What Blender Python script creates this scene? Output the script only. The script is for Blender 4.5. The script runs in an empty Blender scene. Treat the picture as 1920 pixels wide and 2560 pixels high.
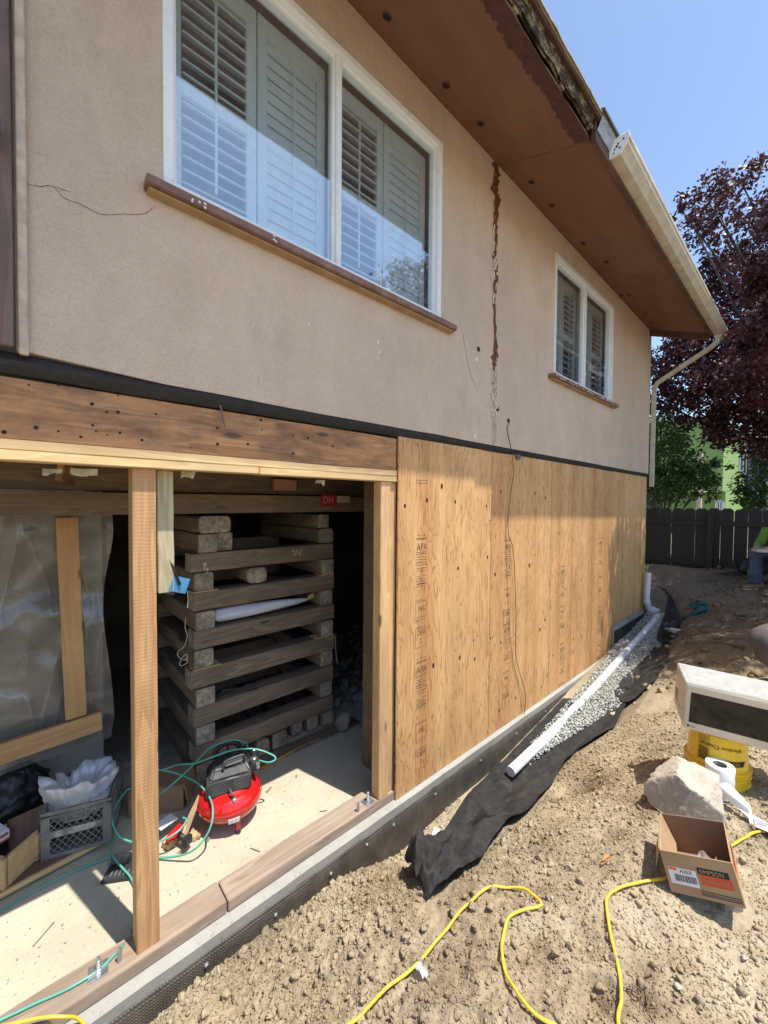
import bpy, bmesh, math, random
import numpy as np
from math import radians, sin, cos, pi, atan, atan2, sqrt
from mathutils import Vector, Matrix, Euler
random.seed(7); rng = np.random.default_rng(7)
sc = bpy.context.scene
# ------------------------------------------------------------------ camera
FPX, CX, CY = 990.0, 960.0, 1280.0
_th, _de, _ro = atan2(1095, FPX), atan(24/FPX), atan(.008)
CAM = Vector((0, -2.0, 2.12))
_f0, _r0 = Vector((cos(_th), sin(_th), 0)), Vector((sin(_th), -cos(_th), 0))
FW = _f0*cos(_de) - Vector((0, 0, 1))*sin(_de); _u0 = _f0*sin(_de) + Vector((0, 0, 1))*cos(_de)
RT = _r0*cos(_ro) + _u0*sin(_ro); UP = -_r0*sin(_ro) + _u0*cos(_ro)
cd = bpy.data.cameras.new('camera'); cam = bpy.data.objects.new('camera', cd); sc.collection.objects.link(cam)
cam.matrix_world = Matrix(((RT.x, UP.x, -FW.x, CAM.x), (RT.y, UP.y, -FW.y, CAM.y), (RT.z, UP.z, -FW.z, CAM.z), (0, 0, 0, 1)))
cd.sensor_fit = 'HORIZONTAL'; cd.sensor_width = 36; cd.lens = FPX/1920*36; cd.clip_end = 500; cd.clip_start = .02
sc.camera = cam
# ------------------------------------------------------------------ light
SUN = Vector((.28, -1.0, 3.0)).normalized()          # towards the sun
w = bpy.data.worlds.new('World'); sc.world = w; w.use_nodes = True
nt = w.node_tree; bg = nt.nodes['Background']
sky = nt.nodes.new('ShaderNodeTexSky'); sky.sky_type = 'NISHITA'; sky.sun_disc = False
sky.sun_elevation = math.asin(SUN.z); sky.sun_rotation = atan2(SUN.x, SUN.y)
sky.air_density = 1.0; sky.dust_density = .8; sky.ozone_density = 1.2
nt.links.new(sky.outputs[0], bg.inputs[0]); bg.inputs[1].default_value = .15
sd = bpy.data.lights.new('sun', 'SUN'); sd.energy = 3.9; sd.angle = radians(.53); sd.color = (1, .95, .86)
so = bpy.data.objects.new('sun', sd); sc.collection.objects.link(so)
so.rotation_euler = SUN.to_track_quat('Z', 'Y').to_euler(); so.location = (2, -8, 20)
sc.view_settings.view_transform = 'Standard'; sc.view_settings.look = 'None'
sc.view_settings.gamma = 1; sc.view_settings.use_curve_mapping = False; sc.view_settings.exposure = .78
try:
    sc.cycles.max_bounces = 8; sc.cycles.transparent_max_bounces = 16
except Exception: pass
# ------------------------------------------------------------------ picture -> place
def ray(px, py): return FW + RT*((px-CX)/FPX) + UP*((CY-py)/FPX)
def hit(px, py, x=None, y=None, z=None):
    d = ray(px, py)
    k, v = [(i, v) for i, v in enumerate((x, y, z)) if v is not None][0]
    return CAM + d*((v-CAM[k])/d[k])
def atd(px, py, depth): return CAM + ray(px, py)*depth
# ------------------------------------------------------------------ noise (numpy)
def _h(ix, iy, s):
    n = (ix.astype(np.int64)*374761393 + iy.astype(np.int64)*668265263 + s*1442695041) & 0xffffffff
    n = ((n ^ (n >> 13))*1274126177) & 0xffffffff
    return ((n ^ (n >> 16)) & 0xffffff)/float(0xffffff)
def vnoise(x, y, s=0):
    x = np.asarray(x, float); y = np.asarray(y, float)
    ix, iy = np.floor(x), np.floor(y); fx, fy = x-ix, y-iy
    fx = fx*fx*(3-2*fx); fy = fy*fy*(3-2*fy)
    a, b, c, d = _h(ix, iy, s), _h(ix+1, iy, s), _h(ix, iy+1, s), _h(ix+1, iy+1, s)
    return (a*(1-fx)+b*fx)*(1-fy) + (c*(1-fx)+d*fx)*fy
def fbm(x, y, o=4, s=0):
    v = 0; a = .5
    for i in range(o): v = v + a*(vnoise(x*2**i, y*2**i, s+i*17)-.5); a *= .5
    return v
# ------------------------------------------------------------------ objects
COL = sc.collection; WM = {}
def place(o, M, parent=None):
    if parent is not None:
        o.parent = parent; o.matrix_basis = WM[parent].inverted() @ M
    else: o.matrix_basis = M
    WM[o] = M; return o
def tag(o, label=None, cat=None, group=None, kind=None):
    for k, v in (('label', label), ('category', cat), ('group', group), ('kind', kind)):
        if v: o[k] = v
    return o
def thing(name, loc, label, cat, group=None):
    o = bpy.data.objects.new(name, None); COL.objects.link(o); o.empty_display_size = .1
    place(o, Matrix.Translation(Vector(loc))); return tag(o, label, cat, group)
class MB:
    def __init__(s): s.v = []; s.f = []; s.m = []
    def add(s, vs, fs, mi=0):
        n = len(s.v); s.v += [tuple(v) for v in vs]; s.f += [tuple(i+n for i in f) for f in fs]; s.m += [mi]*len(fs)
    def box(s, c, d, R=None, mi=0):
        c = Vector(c); x, y, z = d[0]/2, d[1]/2, d[2]/2
        vs = [Vector((a*x, b*y, e*z)) for a in (-1, 1) for b in (-1, 1) for e in (-1, 1)]
        if R is not None: vs = [R @ v for v in vs]
        s.add([c+v for v in vs], [(0,1,3,2),(4,6,7,5),(0,4,5,1),(2,3,7,6),(0,2,6,4),(1,5,7,3)], mi)
    def bb(s, x0, x1, y0, y1, z0, z1, mi=0): s.box(((x0+x1)/2,(y0+y1)/2,(z0+z1)/2),(x1-x0,y1-y0,z1-z0),mi=mi)
    def hexa(s, p, mi=0):   # 8 points: bottom 4 ccw, top 4 ccw
        s.add(p, [(3,2,1,0),(4,5,6,7),(0,1,5,4),(1,2,6,5),(2,3,7,6),(3,0,4,7)], mi)
    def tube(s, pts, r, n=10, cap=True, mi=0, rs=None):
        pts = [Vector(p) for p in pts]; N = len(pts); rings = []; ref = None
        for i, p in enumerate(pts):
            t = (pts[min(i+1, N-1)]-pts[max(i-1, 0)]).normalized()
            if ref is None:
                ref = Vector((0, 0, 1)) if abs(t.z) < .9 else Vector((1, 0, 0))
            a = (ref - t*ref.dot(t)).normalized(); b = t.cross(a); ref = a
            rr = rs[i] if rs else r
            rings.append([p+(a*cos(2*pi*k/n)+b*sin(2*pi*k/n))*rr for k in range(n)])
        vs = [v for g in rings for v in g]
        fs = [(i*n+k, i*n+(k+1) % n, (i+1)*n+(k+1) % n, (i+1)*n+k) for i in range(N-1) for k in range(n)]
        if cap: fs += [tuple(range(n))[::-1], tuple((N-1)*n+k for k in range(n))]
        s.add(vs, fs, mi)
    def lathe(s, prof, c=(0,0,0), n=32, R=None, mi=0, sx=1, sy=1, closed=False):
        c = Vector(c); vs = []
        for r, z in prof:
            for k in range(n):
                v = Vector((r*cos(2*pi*k/n)*sx, r*sin(2*pi*k/n)*sy, z)); vs.append(c+(R@v if R is not None else v))
        N = len(prof); fs = [(i*n+k, i*n+(k+1) % n, (i+1)*n+(k+1) % n, (i+1)*n+k) for i in range(N-1) for k in range(n)]
        if closed: fs += [((N-1)*n+k, (N-1)*n+(k+1) % n, (k+1) % n, k) for k in range(n)]
        else: fs += [tuple(range(n))[::-1], tuple((N-1)*n+k for k in range(n))]
        s.add(vs, fs, mi)
    def grid(s, P, mi=0):   # P[i][j]
        n, m = len(P), len(P[0])
        s.add([p for r in P for p in r], [(i*m+j, i*m+j+1, (i+1)*m+j+1, (i+1)*m+j) for i in range(n-1) for j in range(m-1)], mi)
    def build(s, name, mats, parent=None, M=None, smooth=False, bevel=0, seg=2, fix=True, origin=None):
        if not isinstance(mats, (list, tuple)): mats = [mats]
        vs = s.v
        if M is None:
            if origin is None:
                a = np.array(vs); lo, hi = a.min(0), a.max(0); origin = ((lo[0]+hi[0])/2, (lo[1]+hi[1])/2, lo[2])
            o_ = Vector(origin); M = Matrix.Translation(o_); vs = [(v[0]-o_.x, v[1]-o_.y, v[2]-o_.z) for v in vs]
        me = bpy.data.meshes.new(name); me.from_pydata(vs, [], s.f)
        for m in mats: me.materials.append(m)
        if len(mats) > 1: me.polygons.foreach_set('material_index', s.m)
        if fix or bevel:
            bm = bmesh.new(); bm.from_mesh(me)
            if fix: bmesh.ops.recalc_face_normals(bm, faces=bm.faces)
            if bevel:
                es = [e for e in bm.edges if len(e.link_faces) == 2 and e.calc_face_angle(0) > .5]
                bmesh.ops.bevel(bm, geom=es, offset=bevel, segments=seg, affect='EDGES', clamp_overlap=True)
            bm.to_mesh(me); bm.free()
        if smooth:
            me.polygons.foreach_set('use_smooth', [True]*len(me.polygons))
            if smooth != 'all':
                try: me.set_sharp_from_angle(angle=radians(38))
                except Exception: pass
        o = bpy.data.objects.new(name, me); COL.objects.link(o)
        return place(o, M, parent)
def npmesh(name, V, Fc, mats, parent=None, smooth=False, origin=(0,0,0)):
    me = bpy.data.meshes.new(name); V = np.asarray(V, np.float32)-np.array(origin, np.float32); Fc = np.asarray(Fc, np.int32)
    k = Fc.shape[1]; me.vertices.add(len(V)); me.vertices.foreach_set('co', V.ravel())
    me.loops.add(Fc.size); me.loops.foreach_set('vertex_index', Fc.ravel())
    me.polygons.add(len(Fc)); me.polygons.foreach_set('loop_start', np.arange(0, Fc.size, k, dtype=np.int32))
    me.update(calc_edges=True)
    if smooth: me.polygons.foreach_set('use_smooth', np.ones(len(Fc), bool))
    for m in (mats if isinstance(mats, (list, tuple)) else [mats]): me.materials.append(m)
    o = bpy.data.objects.new(name, me); COL.objects.link(o)
    return place(o, Matrix.Translation(Vector(origin)), parent)
def beam(name, p0, p1, w, h, mat, parent=None, up=(0,0,1), bev=.003, wob=.0012, seg=6, rough_end=0):
    """a board whose grain runs along its own X"""
    p0, p1 = Vector(p0), Vector(p1); L = (p1-p0).length; x = (p1-p0).normalized(); up = Vector(up)
    y = up.cross(x).normalized(); z = x.cross(y)
    M = Matrix(((x.x,y.x,z.x,(p0.x+p1.x)/2),(x.y,y.y,z.y,(p0.y+p1.y)/2),(x.z,y.z,z.z,(p0.z+p1.z)/2),(0,0,0,1)))
    mb = MB(); vs = []; r = random.Random(hash((round(p0.x,3), round(p0.y,3), round(p0.z,3))) & 0xffff)
    for i in range(seg+1):
        t = -L/2+L*i/seg; dy, dz = r.uniform(-wob, wob), r.uniform(-wob, wob)
        for a, b in ((-1,-1),(1,-1),(1,1),(-1,1)):
            e = r.uniform(-rough_end, rough_end) if i in (0, seg) else 0
            vs.append((t+e, a*w/2+dy, b*h/2+dz))
    fs = [(i*4+k, i*4+(k+1) % 4, i*4+4+(k+1) % 4, i*4+4+k) for i in range(seg) for k in range(4)]+[(3,2,1,0), tuple(seg*4+k for k in range(4))]
    mb.add(vs, fs)
    return mb.build(name, mat, parent, M=M, bevel=bev, smooth=bev > .008)
GL = {}
def glyphs(name, s, size, depth=.0006):
    if (s, size) not in GL:
        c = bpy.data.curves.new(name, 'FONT'); c.body = s; c.size = size; c.extrude = depth/2; t = bpy.data.objects.new(name, c); COL.objects.link(t)
        dg = bpy.context.evaluated_depsgraph_get(); GL[(s, size)] = bpy.data.meshes.new_from_object(t.evaluated_get(dg))
        bpy.data.objects.remove(t); bpy.data.curves.remove(c)
    return GL[(s, size)]
for s_, z_ in (('APA',.078),('SWG',.052),('CREW',.052),('2',.055),('DH',.085),('WARNING',.021),('USE BY OTHER THAN REGISTERED',.0085),('OWNER PUNISHABLE BY LAW',.0085),('LG',.016),('Window Cleaner',.030),('RESTORE',.024),('SIMPSON',.0215),('Strong-Tie',.0205),('A35Z',.018)): glyphs('lettering', s_, z_)
def text(name, s, org, xd, yd, size, mat, parent, depth=.0006, align='LEFT', sx=1.0):
    me = glyphs(name, s, size, depth).copy(); me.materials.clear(); me.materials.append(mat)
    x, y = Vector(xd).normalized(), Vector(yd).normalized(); z = x.cross(y).normalized(); o = bpy.data.objects.new(name, me); COL.objects.link(o)
    org = Vector(org)
    return place(o, Matrix(((x.x*sx,y.x,z.x,org.x),(x.y*sx,y.y,z.y,org.y),(x.z*sx,y.z,z.z,org.z),(0,0,0,1))), parent)
def smooth_path(pts, n=8):
    P = [Vector(p) for p in pts]; P = [P[0]*2-P[1]]+P+[P[-1]*2-P[-2]]; out = []
    for i in range(1, len(P)-2):
        a, b, c, d = P[i-1:i+3]
        for k in range(n):
            t = k/n; out.append(.5*((2*b)+(c-a)*t+(2*a-5*b+4*c-d)*t*t+(3*b-a-3*c+d)*t**3))
    return out+[P[-2]]
# ------------------------------------------------------------------ materials
class N:
    def __init__(s, name):
        s.m = bpy.data.materials.new(name); s.m.use_nodes = True; s.t = s.m.node_tree; s.b = s.t.nodes['Principled BSDF']
        s.out = s.t.nodes['Material Output']
        s.tc = s.t.nodes.new('ShaderNodeTexCoord'); s.co = s.tc.outputs['Object']; s.h = None
    def node(s, ty, **k):
        n = s.t.nodes.new(ty)
        for a, v in k.items(): setattr(n, a, v)
        return n
    def l(s, a, b): s.t.links.new(a, b); return s
    def set(s, inp, v):
        if isinstance(v, bpy.types.NodeSocket): s.t.links.new(v, inp)
        elif isinstance(v, tuple) and len(v) == 3 and inp.type == 'RGBA': inp.default_value = (*v, 1)
        else: inp.default_value = v
    def rnd(s, co=None, amt=20.):
        oi = s.node('ShaderNodeObjectInfo'); m = s.math('MULTIPLY', oi.outputs['Random'], amt)
        a = s.node('ShaderNodeVectorMath', operation='ADD'); s.l(co or s.co, a.inputs[0]); s.l(m, a.inputs[1]); return a.outputs[0]
    def map(s, sc_=(1,1,1), co=None, loc=(0,0,0), rot=(0,0,0)):
        m = s.node('ShaderNodeMapping'); s.l(co or s.co, m.inputs[0]); m.inputs['Scale'].default_value = sc_
        m.inputs['Location'].default_value = loc; m.inputs['Rotation'].default_value = rot; return m.outputs[0]
    def noise(s, scale, co=None, detail=4, rough=.55, dist=0, col=False):
        n = s.node('ShaderNodeTexNoise'); s.l(co or s.co, n.inputs['Vector']); n.inputs['Scale'].default_value = scale
        n.inputs['Detail'].default_value = detail; n.inputs['Roughness'].default_value = rough; n.inputs['Distortion'].default_value = dist
        return n.outputs['Color' if col else 'Fac']
    def voro(s, scale, co=None, feature='F1', out='Distance', rand=1):
        n = s.node('ShaderNodeTexVoronoi', feature=feature); s.l(co or s.co, n.inputs['Vector']); n.inputs['Scale'].default_value = scale
        n.inputs['Randomness'].default_value = rand; return n.outputs[out]
    def math(s, op, a, b=None, c=None, clamp=False):
        n = s.node('ShaderNodeMath', operation=op, use_clamp=clamp); s.set(n.inputs[0], a)
        if b is not None: s.set(n.inputs[1], b)
        if c is not None: s.set(n.inputs[2], c)
        return n.outputs[0]
    def ramp(s, f, stops):
        n = s.node('ShaderNodeValToRGB'); s.l(f, n.inputs[0]); e = n.color_ramp.elements
        while len(e) > 1: e.remove(e[-1])
        e[0].position = stops[0][0]; c = stops[0][1]; e[0].color = (*c, 1) if isinstance(c, tuple) else (c, c, c, 1)
        for p, c in stops[1:]:
            x = e.new(p); x.color = (*c, 1) if isinstance(c, tuple) else (c, c, c, 1)
        return n.outputs[0]
    def mix(s, f, a, b, mode='MIX'):
        n = s.node('ShaderNodeMix', data_type='RGBA', blend_type=mode); s.set(n.inputs[0], f)
        s.set(n.inputs[6], a); s.set(n.inputs[7], b); return n.outputs[2]
    def bump(s, h, strength=.5, dist=.01):
        n = s.node('ShaderNodeBump'); s.l(h, n.inputs['Height']); n.inputs['Strength'].default_value = strength; n.inputs['Distance'].default_value = dist
        if s.h: s.l(s.h, n.inputs['Normal'])
        s.h = n.outputs[0]; s.l(s.h, s.b.inputs['Normal']); return s
    def xyz(s, i, co=None):
        n = s.node('ShaderNodeSeparateXYZ'); s.l(co or s.co, n.inputs[0]); return n.outputs[i]
    def done(s, col=None, rough=.6, metal=0, spec=None):
        if col is not None: s.set(s.b.inputs['Base Color'], col)
        s.set(s.b.inputs['Roughness'], rough); s.b.inputs['Metallic'].default_value = metal
        if spec is not None: s.b.inputs['Specular IOR Level'].default_value = spec
        return s.m
def plain(name, c, rough=.5, metal=0, var=.25, sc_=6, bump=.15, bs=60, spec=None, dirt=0, dirtc=(.2,.17,.13)):
    n = N(name); f = n.noise(sc_, n.rnd(), 5)
    lo = tuple(x*(1-var) for x in c); hi = tuple(min(1, x*(1+var)) for x in c)
    col = n.ramp(f, [(.3, lo), (.7, hi)])
    if dirt: col = n.mix(n.math('MULTIPLY', n.ramp(n.noise(9, n.rnd(amt=7), 6, .7), [(.45, 0.), (.7, 1.)]), dirt), col, dirtc)
    if bump: n.bump(n.noise(bs, None, 4), bump, .004)
    r = n.ramp(n.noise(sc_*2, n.rnd(amt=3), 3), [(.3, max(.05, rough-.1)), (.7, min(1, rough+.1))])
    return n.done(col, r, metal, spec)
def wood(name, c1, c2, rough=.65, ring=9, sc_=1., dirt=0, dirtc=(.05,.035,.025), knots=True, saw=0, dark=.55):
    """long grain along local X"""
    n = N(name); co = n.rnd(amt=9.)
    g = n.noise(1.0, n.map((.9*sc_, 9*sc_, 9*sc_), co), 3, .5, .6)
    rings = n.math('FRACT', n.math('MULTIPLY', g, float(ring)))
    rings = n.ramp(rings, [(0, .15), (.55, .55), (.86, 1.), (1., .2)])
    fine = n.noise(1.0, n.map((3, 130, 130), co), 3, .6)
    f = n.math('ADD', n.math('MULTIPLY', rings, .45), n.math('MULTIPLY', fine, .6))
    col = n.ramp(f, [(.2, c1), (.85, c2)])
    big = n.noise(1.6, co, 3)
    col = n.mix(.5, col, n.mix(1., col, n.ramp(big, [(.3, dark+.15), (.7, 1.3)]), 'MULTIPLY'))
    if knots:
        k = n.voro(1.0, n.map((2.2, 7, 7), co)); kk = n.ramp(k, [(.07, 1.), (.13, 0.)])
        col = n.mix(n.math('MULTIPLY', kk, .8), col, tuple(x*.25 for x in c1))
    if dirt:
        d = n.ramp(n.noise(2.2, n.map((1, 2.5, 2.5), co), 7, .7), [(.42, 0.), (.72, 1.)])
        col = n.mix(n.math('MULTIPLY', d, dirt), col, dirtc)
    n.bump(f, .35, .002)
    if saw:
        wv = n.node('ShaderNodeTexWave', wave_type='BANDS', bands_direction='X'); n.l(n.co, wv.inputs[0]); wv.inputs['Scale'].default_value = 19; wv.inputs['Distortion'].default_value = 3.5; wv.inputs['Detail'].default_value = 2
        n.bump(n.math('MULTIPLY', wv.outputs['Fac'], n.noise(3., n.map((1, 25, 25)))), .35*saw, .002); col = n.mix(.10*saw, col, n.mix(1., col, n.ramp(wv.outputs['Fac'], [(0, .45), (1, 1.25)]), 'MULTIPLY'))
    return n.done(col, rough)
# ------------------------------------------------------------------ the palette
M_newwood = wood('new_fir', (.50,.29,.12), (.70,.46,.23), ring=7)
M_post = wood('rough_sawn_fir', (.36,.185,.08), (.60,.35,.16), ring=6, saw=.8)
M_plate = wood('plate_fir', (.60,.40,.18), (.78,.58,.30), ring=6)
M_oldbeam = wood('old_redwood', (.34,.15,.055), (.64,.34,.15), ring=5, dirt=.95, dirtc=(.05,.032,.028), dark=.4)
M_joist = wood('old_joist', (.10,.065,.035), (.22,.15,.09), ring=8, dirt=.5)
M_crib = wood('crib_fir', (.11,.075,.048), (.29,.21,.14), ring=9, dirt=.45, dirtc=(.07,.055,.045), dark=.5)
M_sill = wood('treated_sill', (.20,.14,.095), (.42,.325,.245), ring=5, dirt=.45, dirtc=(.36,.29,.23), knots=False)
M_graywood = wood('weathered_board', (.33,.28,.17), (.55,.48,.32), ring=7)
M_boxwood = wood('crate_pine', (.42,.28,.13), (.62,.45,.24), ring=6)
M_darkply = wood('stained_board', (.10,.05,.03), (.20,.11,.065), ring=5, dirt=.5)
M_fence = wood('dark_fence_wood', (.015,.012,.011), (.036,.030,.027), ring=8)
M_trim = wood('brown_painted_trim', (.13,.075,.06), (.21,.135,.11), ring=4, dirt=.5, dirtc=(.05,.04,.04), knots=False)
M_fascia = wood('fascia_stained', (.075,.035,.022), (.16,.08,.05), ring=5, dirt=.6, dirtc=(.02,.012,.01), knots=False)
M_rot = wood('rotten_wood', (.20,.15,.09), (.52,.44,.28), ring=5, dirt=1., dirtc=(.05,.035,.025))
def endgrain():
    n = N('end_grain'); c = n.rnd(amt=5); f = n.noise(28, c, 6, .75); g = n.noise(5, c, 3)
    col = n.ramp(f, [(.3, (.12,.09,.06)), (.6, (.46,.385,.29)), (.8, (.64,.56,.44))])
    col = n.mix(1., col, n.ramp(g, [(.3, .45), (.7, 1.1)]), 'MULTIPLY'); n.bump(f, .6, .006); return n.done(col, .8)
M_end = endgrain()
def ply():
    n = N('sheathing_plywood'); co = n.rnd(amt=6.)
    a = n.noise(1.0, n.map((5.0, 1, .85), co), 4, .5, .5)
    b = n.noise(1.0, n.map((14, 1, .35), co), 3, .5)
    r = n.math('FRACT', n.math('MULTIPLY', n.math('ADD', a, n.math('MULTIPLY', b, .35)), 15.))
    r = n.ramp(r, [(0, .15), (.12, .8), (.8, 1.), (1., .1)])
    fine = n.noise(1.0, n.map((240, 1, 5), co), 3, .7)
    f = n.math('ADD', n.math('MULTIPLY', r, .48), n.math('MULTIPLY', fine, .55))
    col = n.ramp(f, [(.22, (.29,.13,.045)), (.5, (.54,.31,.13)), (.85, (.70,.455,.22))])
    st = n.noise(1.0, n.map((5.2, 1, .12), co), 3); col = n.mix(.75, col, n.mix(1., col, n.ramp(st, [(.32, (.80,.62,.50)), (.5, (1., .93, .84)), (.68, (1.15, 1.2, 1.1))]), 'MULTIPLY'))
    oi = n.node('ShaderNodeObjectInfo'); col = n.mix(1., col, n.ramp(oi.outputs['Random'], [(0, (.86,.78,.72)), (1, (1.06,1.05,1.05))]), 'MULTIPLY')
    pt = n.noise(3.2, n.map((1.4, 1, .6), co), 6, .65); col = n.mix(.35, col, n.mix(1., col, n.ramp(pt, [(.35, .62), (.65, 1.2)]), 'MULTIPLY'))
    n.bump(f, .25, .0015); return n.done(col, .62)
M_ply = ply()
def stucco():
    n = N('tan_stucco'); f = n.noise(3, None, 7, .7)
    x, z = n.xyz(0), n.xyz(2)
    col = n.ramp(f, [(.3, (.67,.525,.405)), (.7, (.75,.60,.475))])
    big = n.noise(.8, n.map((1, 1, .5)), 5, .7); col = n.mix(.6, col, n.mix(1., col, n.ramp(big, [(.3, .74), (.65, 1.08)]), 'MULTIPLY'))
    streak = n.noise(1.0, n.map((3.2, 3, .6)), 6, .75)
    gr = n.noise(120, None, 3, .8); col = n.mix(.7, col, n.mix(1., col, n.ramp(gr, [(.3, .80), (.5, 1.), (.7, 1.12)]), 'MULTIPLY'))
    st = n.ramp(streak, [(.55, 0.), (.8, 1.)]); col = n.mix(n.math('MULTIPLY', st, .30), col, (.22,.17,.12))
    sp = n.ramp(n.voro(26), [(.035, 1.), (.06, 0.)]); col = n.mix(n.math('MULTIPLY', sp, n.ramp(n.noise(2.3), [(.45, 0.), (.6, .55)])), col, (.18,.13,.10))
    cr = n.ramp(n.noise(7, None, 8, .75), [(.63, 0.), (.7, 1.)]); col = n.mix(n.math('MULTIPLY', cr, .25), col, (.30,.24,.2))
    n.bump(n.noise(80, None, 5, .75), .9, .012); n.bump(n.noise(14, None, 4), .35, .02); return n.done(col, .9, spec=.2)
M_stucco = stucco()
def soffit():
    n = N('brown_soffit_paint'); f = n.noise(1.5, n.map((1, 3, 1)), 5, .6)
    col = n.ramp(f, [(.3, (.19,.10,.066)), (.7, (.24,.13,.086))])
    d = n.ramp(n.noise(5, n.map((1, 3, 1)), 7, .75), [(.56, 0.), (.8, 1.)]); col = n.mix(n.math('MULTIPLY', d, .5), col, (.10,.045,.03))
    n.bump(n.noise(60, n.map((1, 6, 1))), .12, .003); return n.done(col, .75, spec=.2)
M_soffit = soffit()
M_soffit_edge = plain('unpainted_maroon_edge', (.095,.038,.032), .8, sc_=12)
def concrete(name, lo, hi, spk=.5, pit=40):
    n = N(name); f = n.noise(2.2, None, 8, .7); col = n.ramp(f, [(.3, lo), (.7, hi)])
    s = n.ramp(n.noise(pit, None, 5, .8), [(.58, 0.), (.68, 1.)]); s2 = n.ramp(n.noise(3.1, None, 4), [(.35, .25), (.65, 1.)])
    col = n.mix(n.math('MULTIPLY', n.math('MULTIPLY', s, s2), spk), col, tuple(x*.32 for x in lo))
    w_ = n.ramp(n.noise(pit*1.7, None, 4, .7), [(.62, 0.), (.7, .5)]); col = n.mix(w_, col, tuple(min(1, x*1.25) for x in hi))
    n.bump(n.noise(pit*2, None, 6, .7), .3, .004); n.bump(n.noise(5, None, 5), .2, .02); return n.done(col, .85, spec=.25)
M_slab = concrete('slab_concrete', (.40,.36,.27), (.53,.485,.37), 1.)
M_curb = concrete('curb_concrete', (.27,.26,.23), (.39,.38,.345), .6, 30)
M_oldconc = concrete('rubble_foundation', (.16,.14,.12), (.30,.27,.23), .8, 14)
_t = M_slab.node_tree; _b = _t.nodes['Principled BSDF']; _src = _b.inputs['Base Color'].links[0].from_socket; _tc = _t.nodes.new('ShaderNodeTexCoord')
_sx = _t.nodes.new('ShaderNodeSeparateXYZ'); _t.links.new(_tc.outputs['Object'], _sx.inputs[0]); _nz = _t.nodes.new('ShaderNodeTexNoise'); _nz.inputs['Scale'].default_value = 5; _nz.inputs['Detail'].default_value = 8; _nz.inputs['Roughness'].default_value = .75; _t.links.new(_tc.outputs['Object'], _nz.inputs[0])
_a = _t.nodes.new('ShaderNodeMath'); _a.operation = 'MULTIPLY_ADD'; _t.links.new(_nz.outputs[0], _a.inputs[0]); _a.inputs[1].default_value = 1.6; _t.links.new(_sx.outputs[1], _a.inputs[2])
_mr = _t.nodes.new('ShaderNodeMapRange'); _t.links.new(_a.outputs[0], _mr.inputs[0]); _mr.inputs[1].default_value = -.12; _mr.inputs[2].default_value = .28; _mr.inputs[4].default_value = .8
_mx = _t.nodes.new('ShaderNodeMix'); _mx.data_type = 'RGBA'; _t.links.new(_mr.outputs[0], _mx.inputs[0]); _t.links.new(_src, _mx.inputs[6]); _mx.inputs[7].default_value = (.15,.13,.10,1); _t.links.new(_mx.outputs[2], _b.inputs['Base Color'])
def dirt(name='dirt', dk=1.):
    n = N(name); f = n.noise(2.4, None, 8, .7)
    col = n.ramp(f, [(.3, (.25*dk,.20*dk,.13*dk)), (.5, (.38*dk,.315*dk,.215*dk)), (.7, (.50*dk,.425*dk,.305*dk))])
    fx = n.math('MULTIPLY_ADD', n.noise(1.2, None, 6, .7), 1.8, n.xyz(0)); far_shade = n.ramp(n.math('MULTIPLY', fx, .1), [(.56, 0.), (.68, .8)]); col = n.mix(far_shade, col, (.135*dk,.10*dk,.07*dk))  # shade under the tree painted into the soil colour towards the far end
    g = n.noise(70, None, 4, .7); col = n.mix(.6, col, n.mix(1., col, n.ramp(g, [(.3, .62), (.7, 1.3)]), 'MULTIPLY'))
    r = n.ramp(n.noise(.9, None, 3), [(.45, 0.), (.7, .5)]); col = n.mix(n.math('MULTIPLY', r, .55), col, (.27*dk,.185*dk,.11*dk))
    wet = n.ramp(n.noise(1.7, n.map((1,1,1), loc=(4,2,0)), 6, .75), [(.52, 0.), (.68, .55)]); col = n.mix(wet, col, (.16*dk,.125*dk,.085*dk))
    oi = n.node('ShaderNodeObjectInfo')
    n.bump(n.noise(230, None, 3, .7), .5, .003); n.bump(n.noise(60, None, 5, .7), .7, .008); return n.done(col, .95, spec=.1)
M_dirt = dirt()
def membrane():
    n = N('black_dimple_membrane'); f = n.noise(6, None, 7, .75)
    col = n.mix(n.ramp(f, [(.4, .15), (.7, .75)]), (.028,.026,.025), (.15,.125,.10))
    v = n.ramp(n.voro(72, n.map((1, 0, 1)), rand=.0), [(.1, 1.), (.42, 0.)]); col = n.mix(n.math('MULTIPLY', v, n.ramp(n.noise(3., None, 4), [(.35, .04), (.65, .30)])), col, (.24,.205,.165))
    n.bump(v, .6, .006); return n.done(col, .5)
M_memb = membrane()
M_paper = plain('tar_paper', (.018,.017,.016), .7, sc_=14, bump=.6, bs=40)
M_white = plain('white_vinyl', (.82,.85,.88), .35, var=.04, bump=.05, dirt=.14, dirtc=(.4,.37,.3))
M_shut = plain('shutter_white', (.76,.80,.80), .5, var=.04, bump=0)
M_cream = plain('cream_gutter_paint', (.56,.52,.43), .5, var=.12, sc_=9, dirt=.45, dirtc=(.33,.25,.15))
M_sillp = plain('brown_sill_paint', (.20,.10,.07), .5, sc_=12, dirt=.15, dirtc=(.6,.55,.5))
M_ochre = plain('ochre_sill_edge', (.36,.24,.12), .7)
M_galv = plain('galvanised_steel', (.55,.57,.58), .35, metal=.85, var=.15, sc_=20)
M_steel = plain('dark_steel', (.13,.13,.14), .4, metal=.7)
M_black = plain('black_plastic', (.02,.02,.021), .45, sc_=10)
M_char = plain('charcoal_plastic', (.035,.036,.038), .42, sc_=10, dirt=.25, dirtc=(.2,.18,.15))
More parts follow.
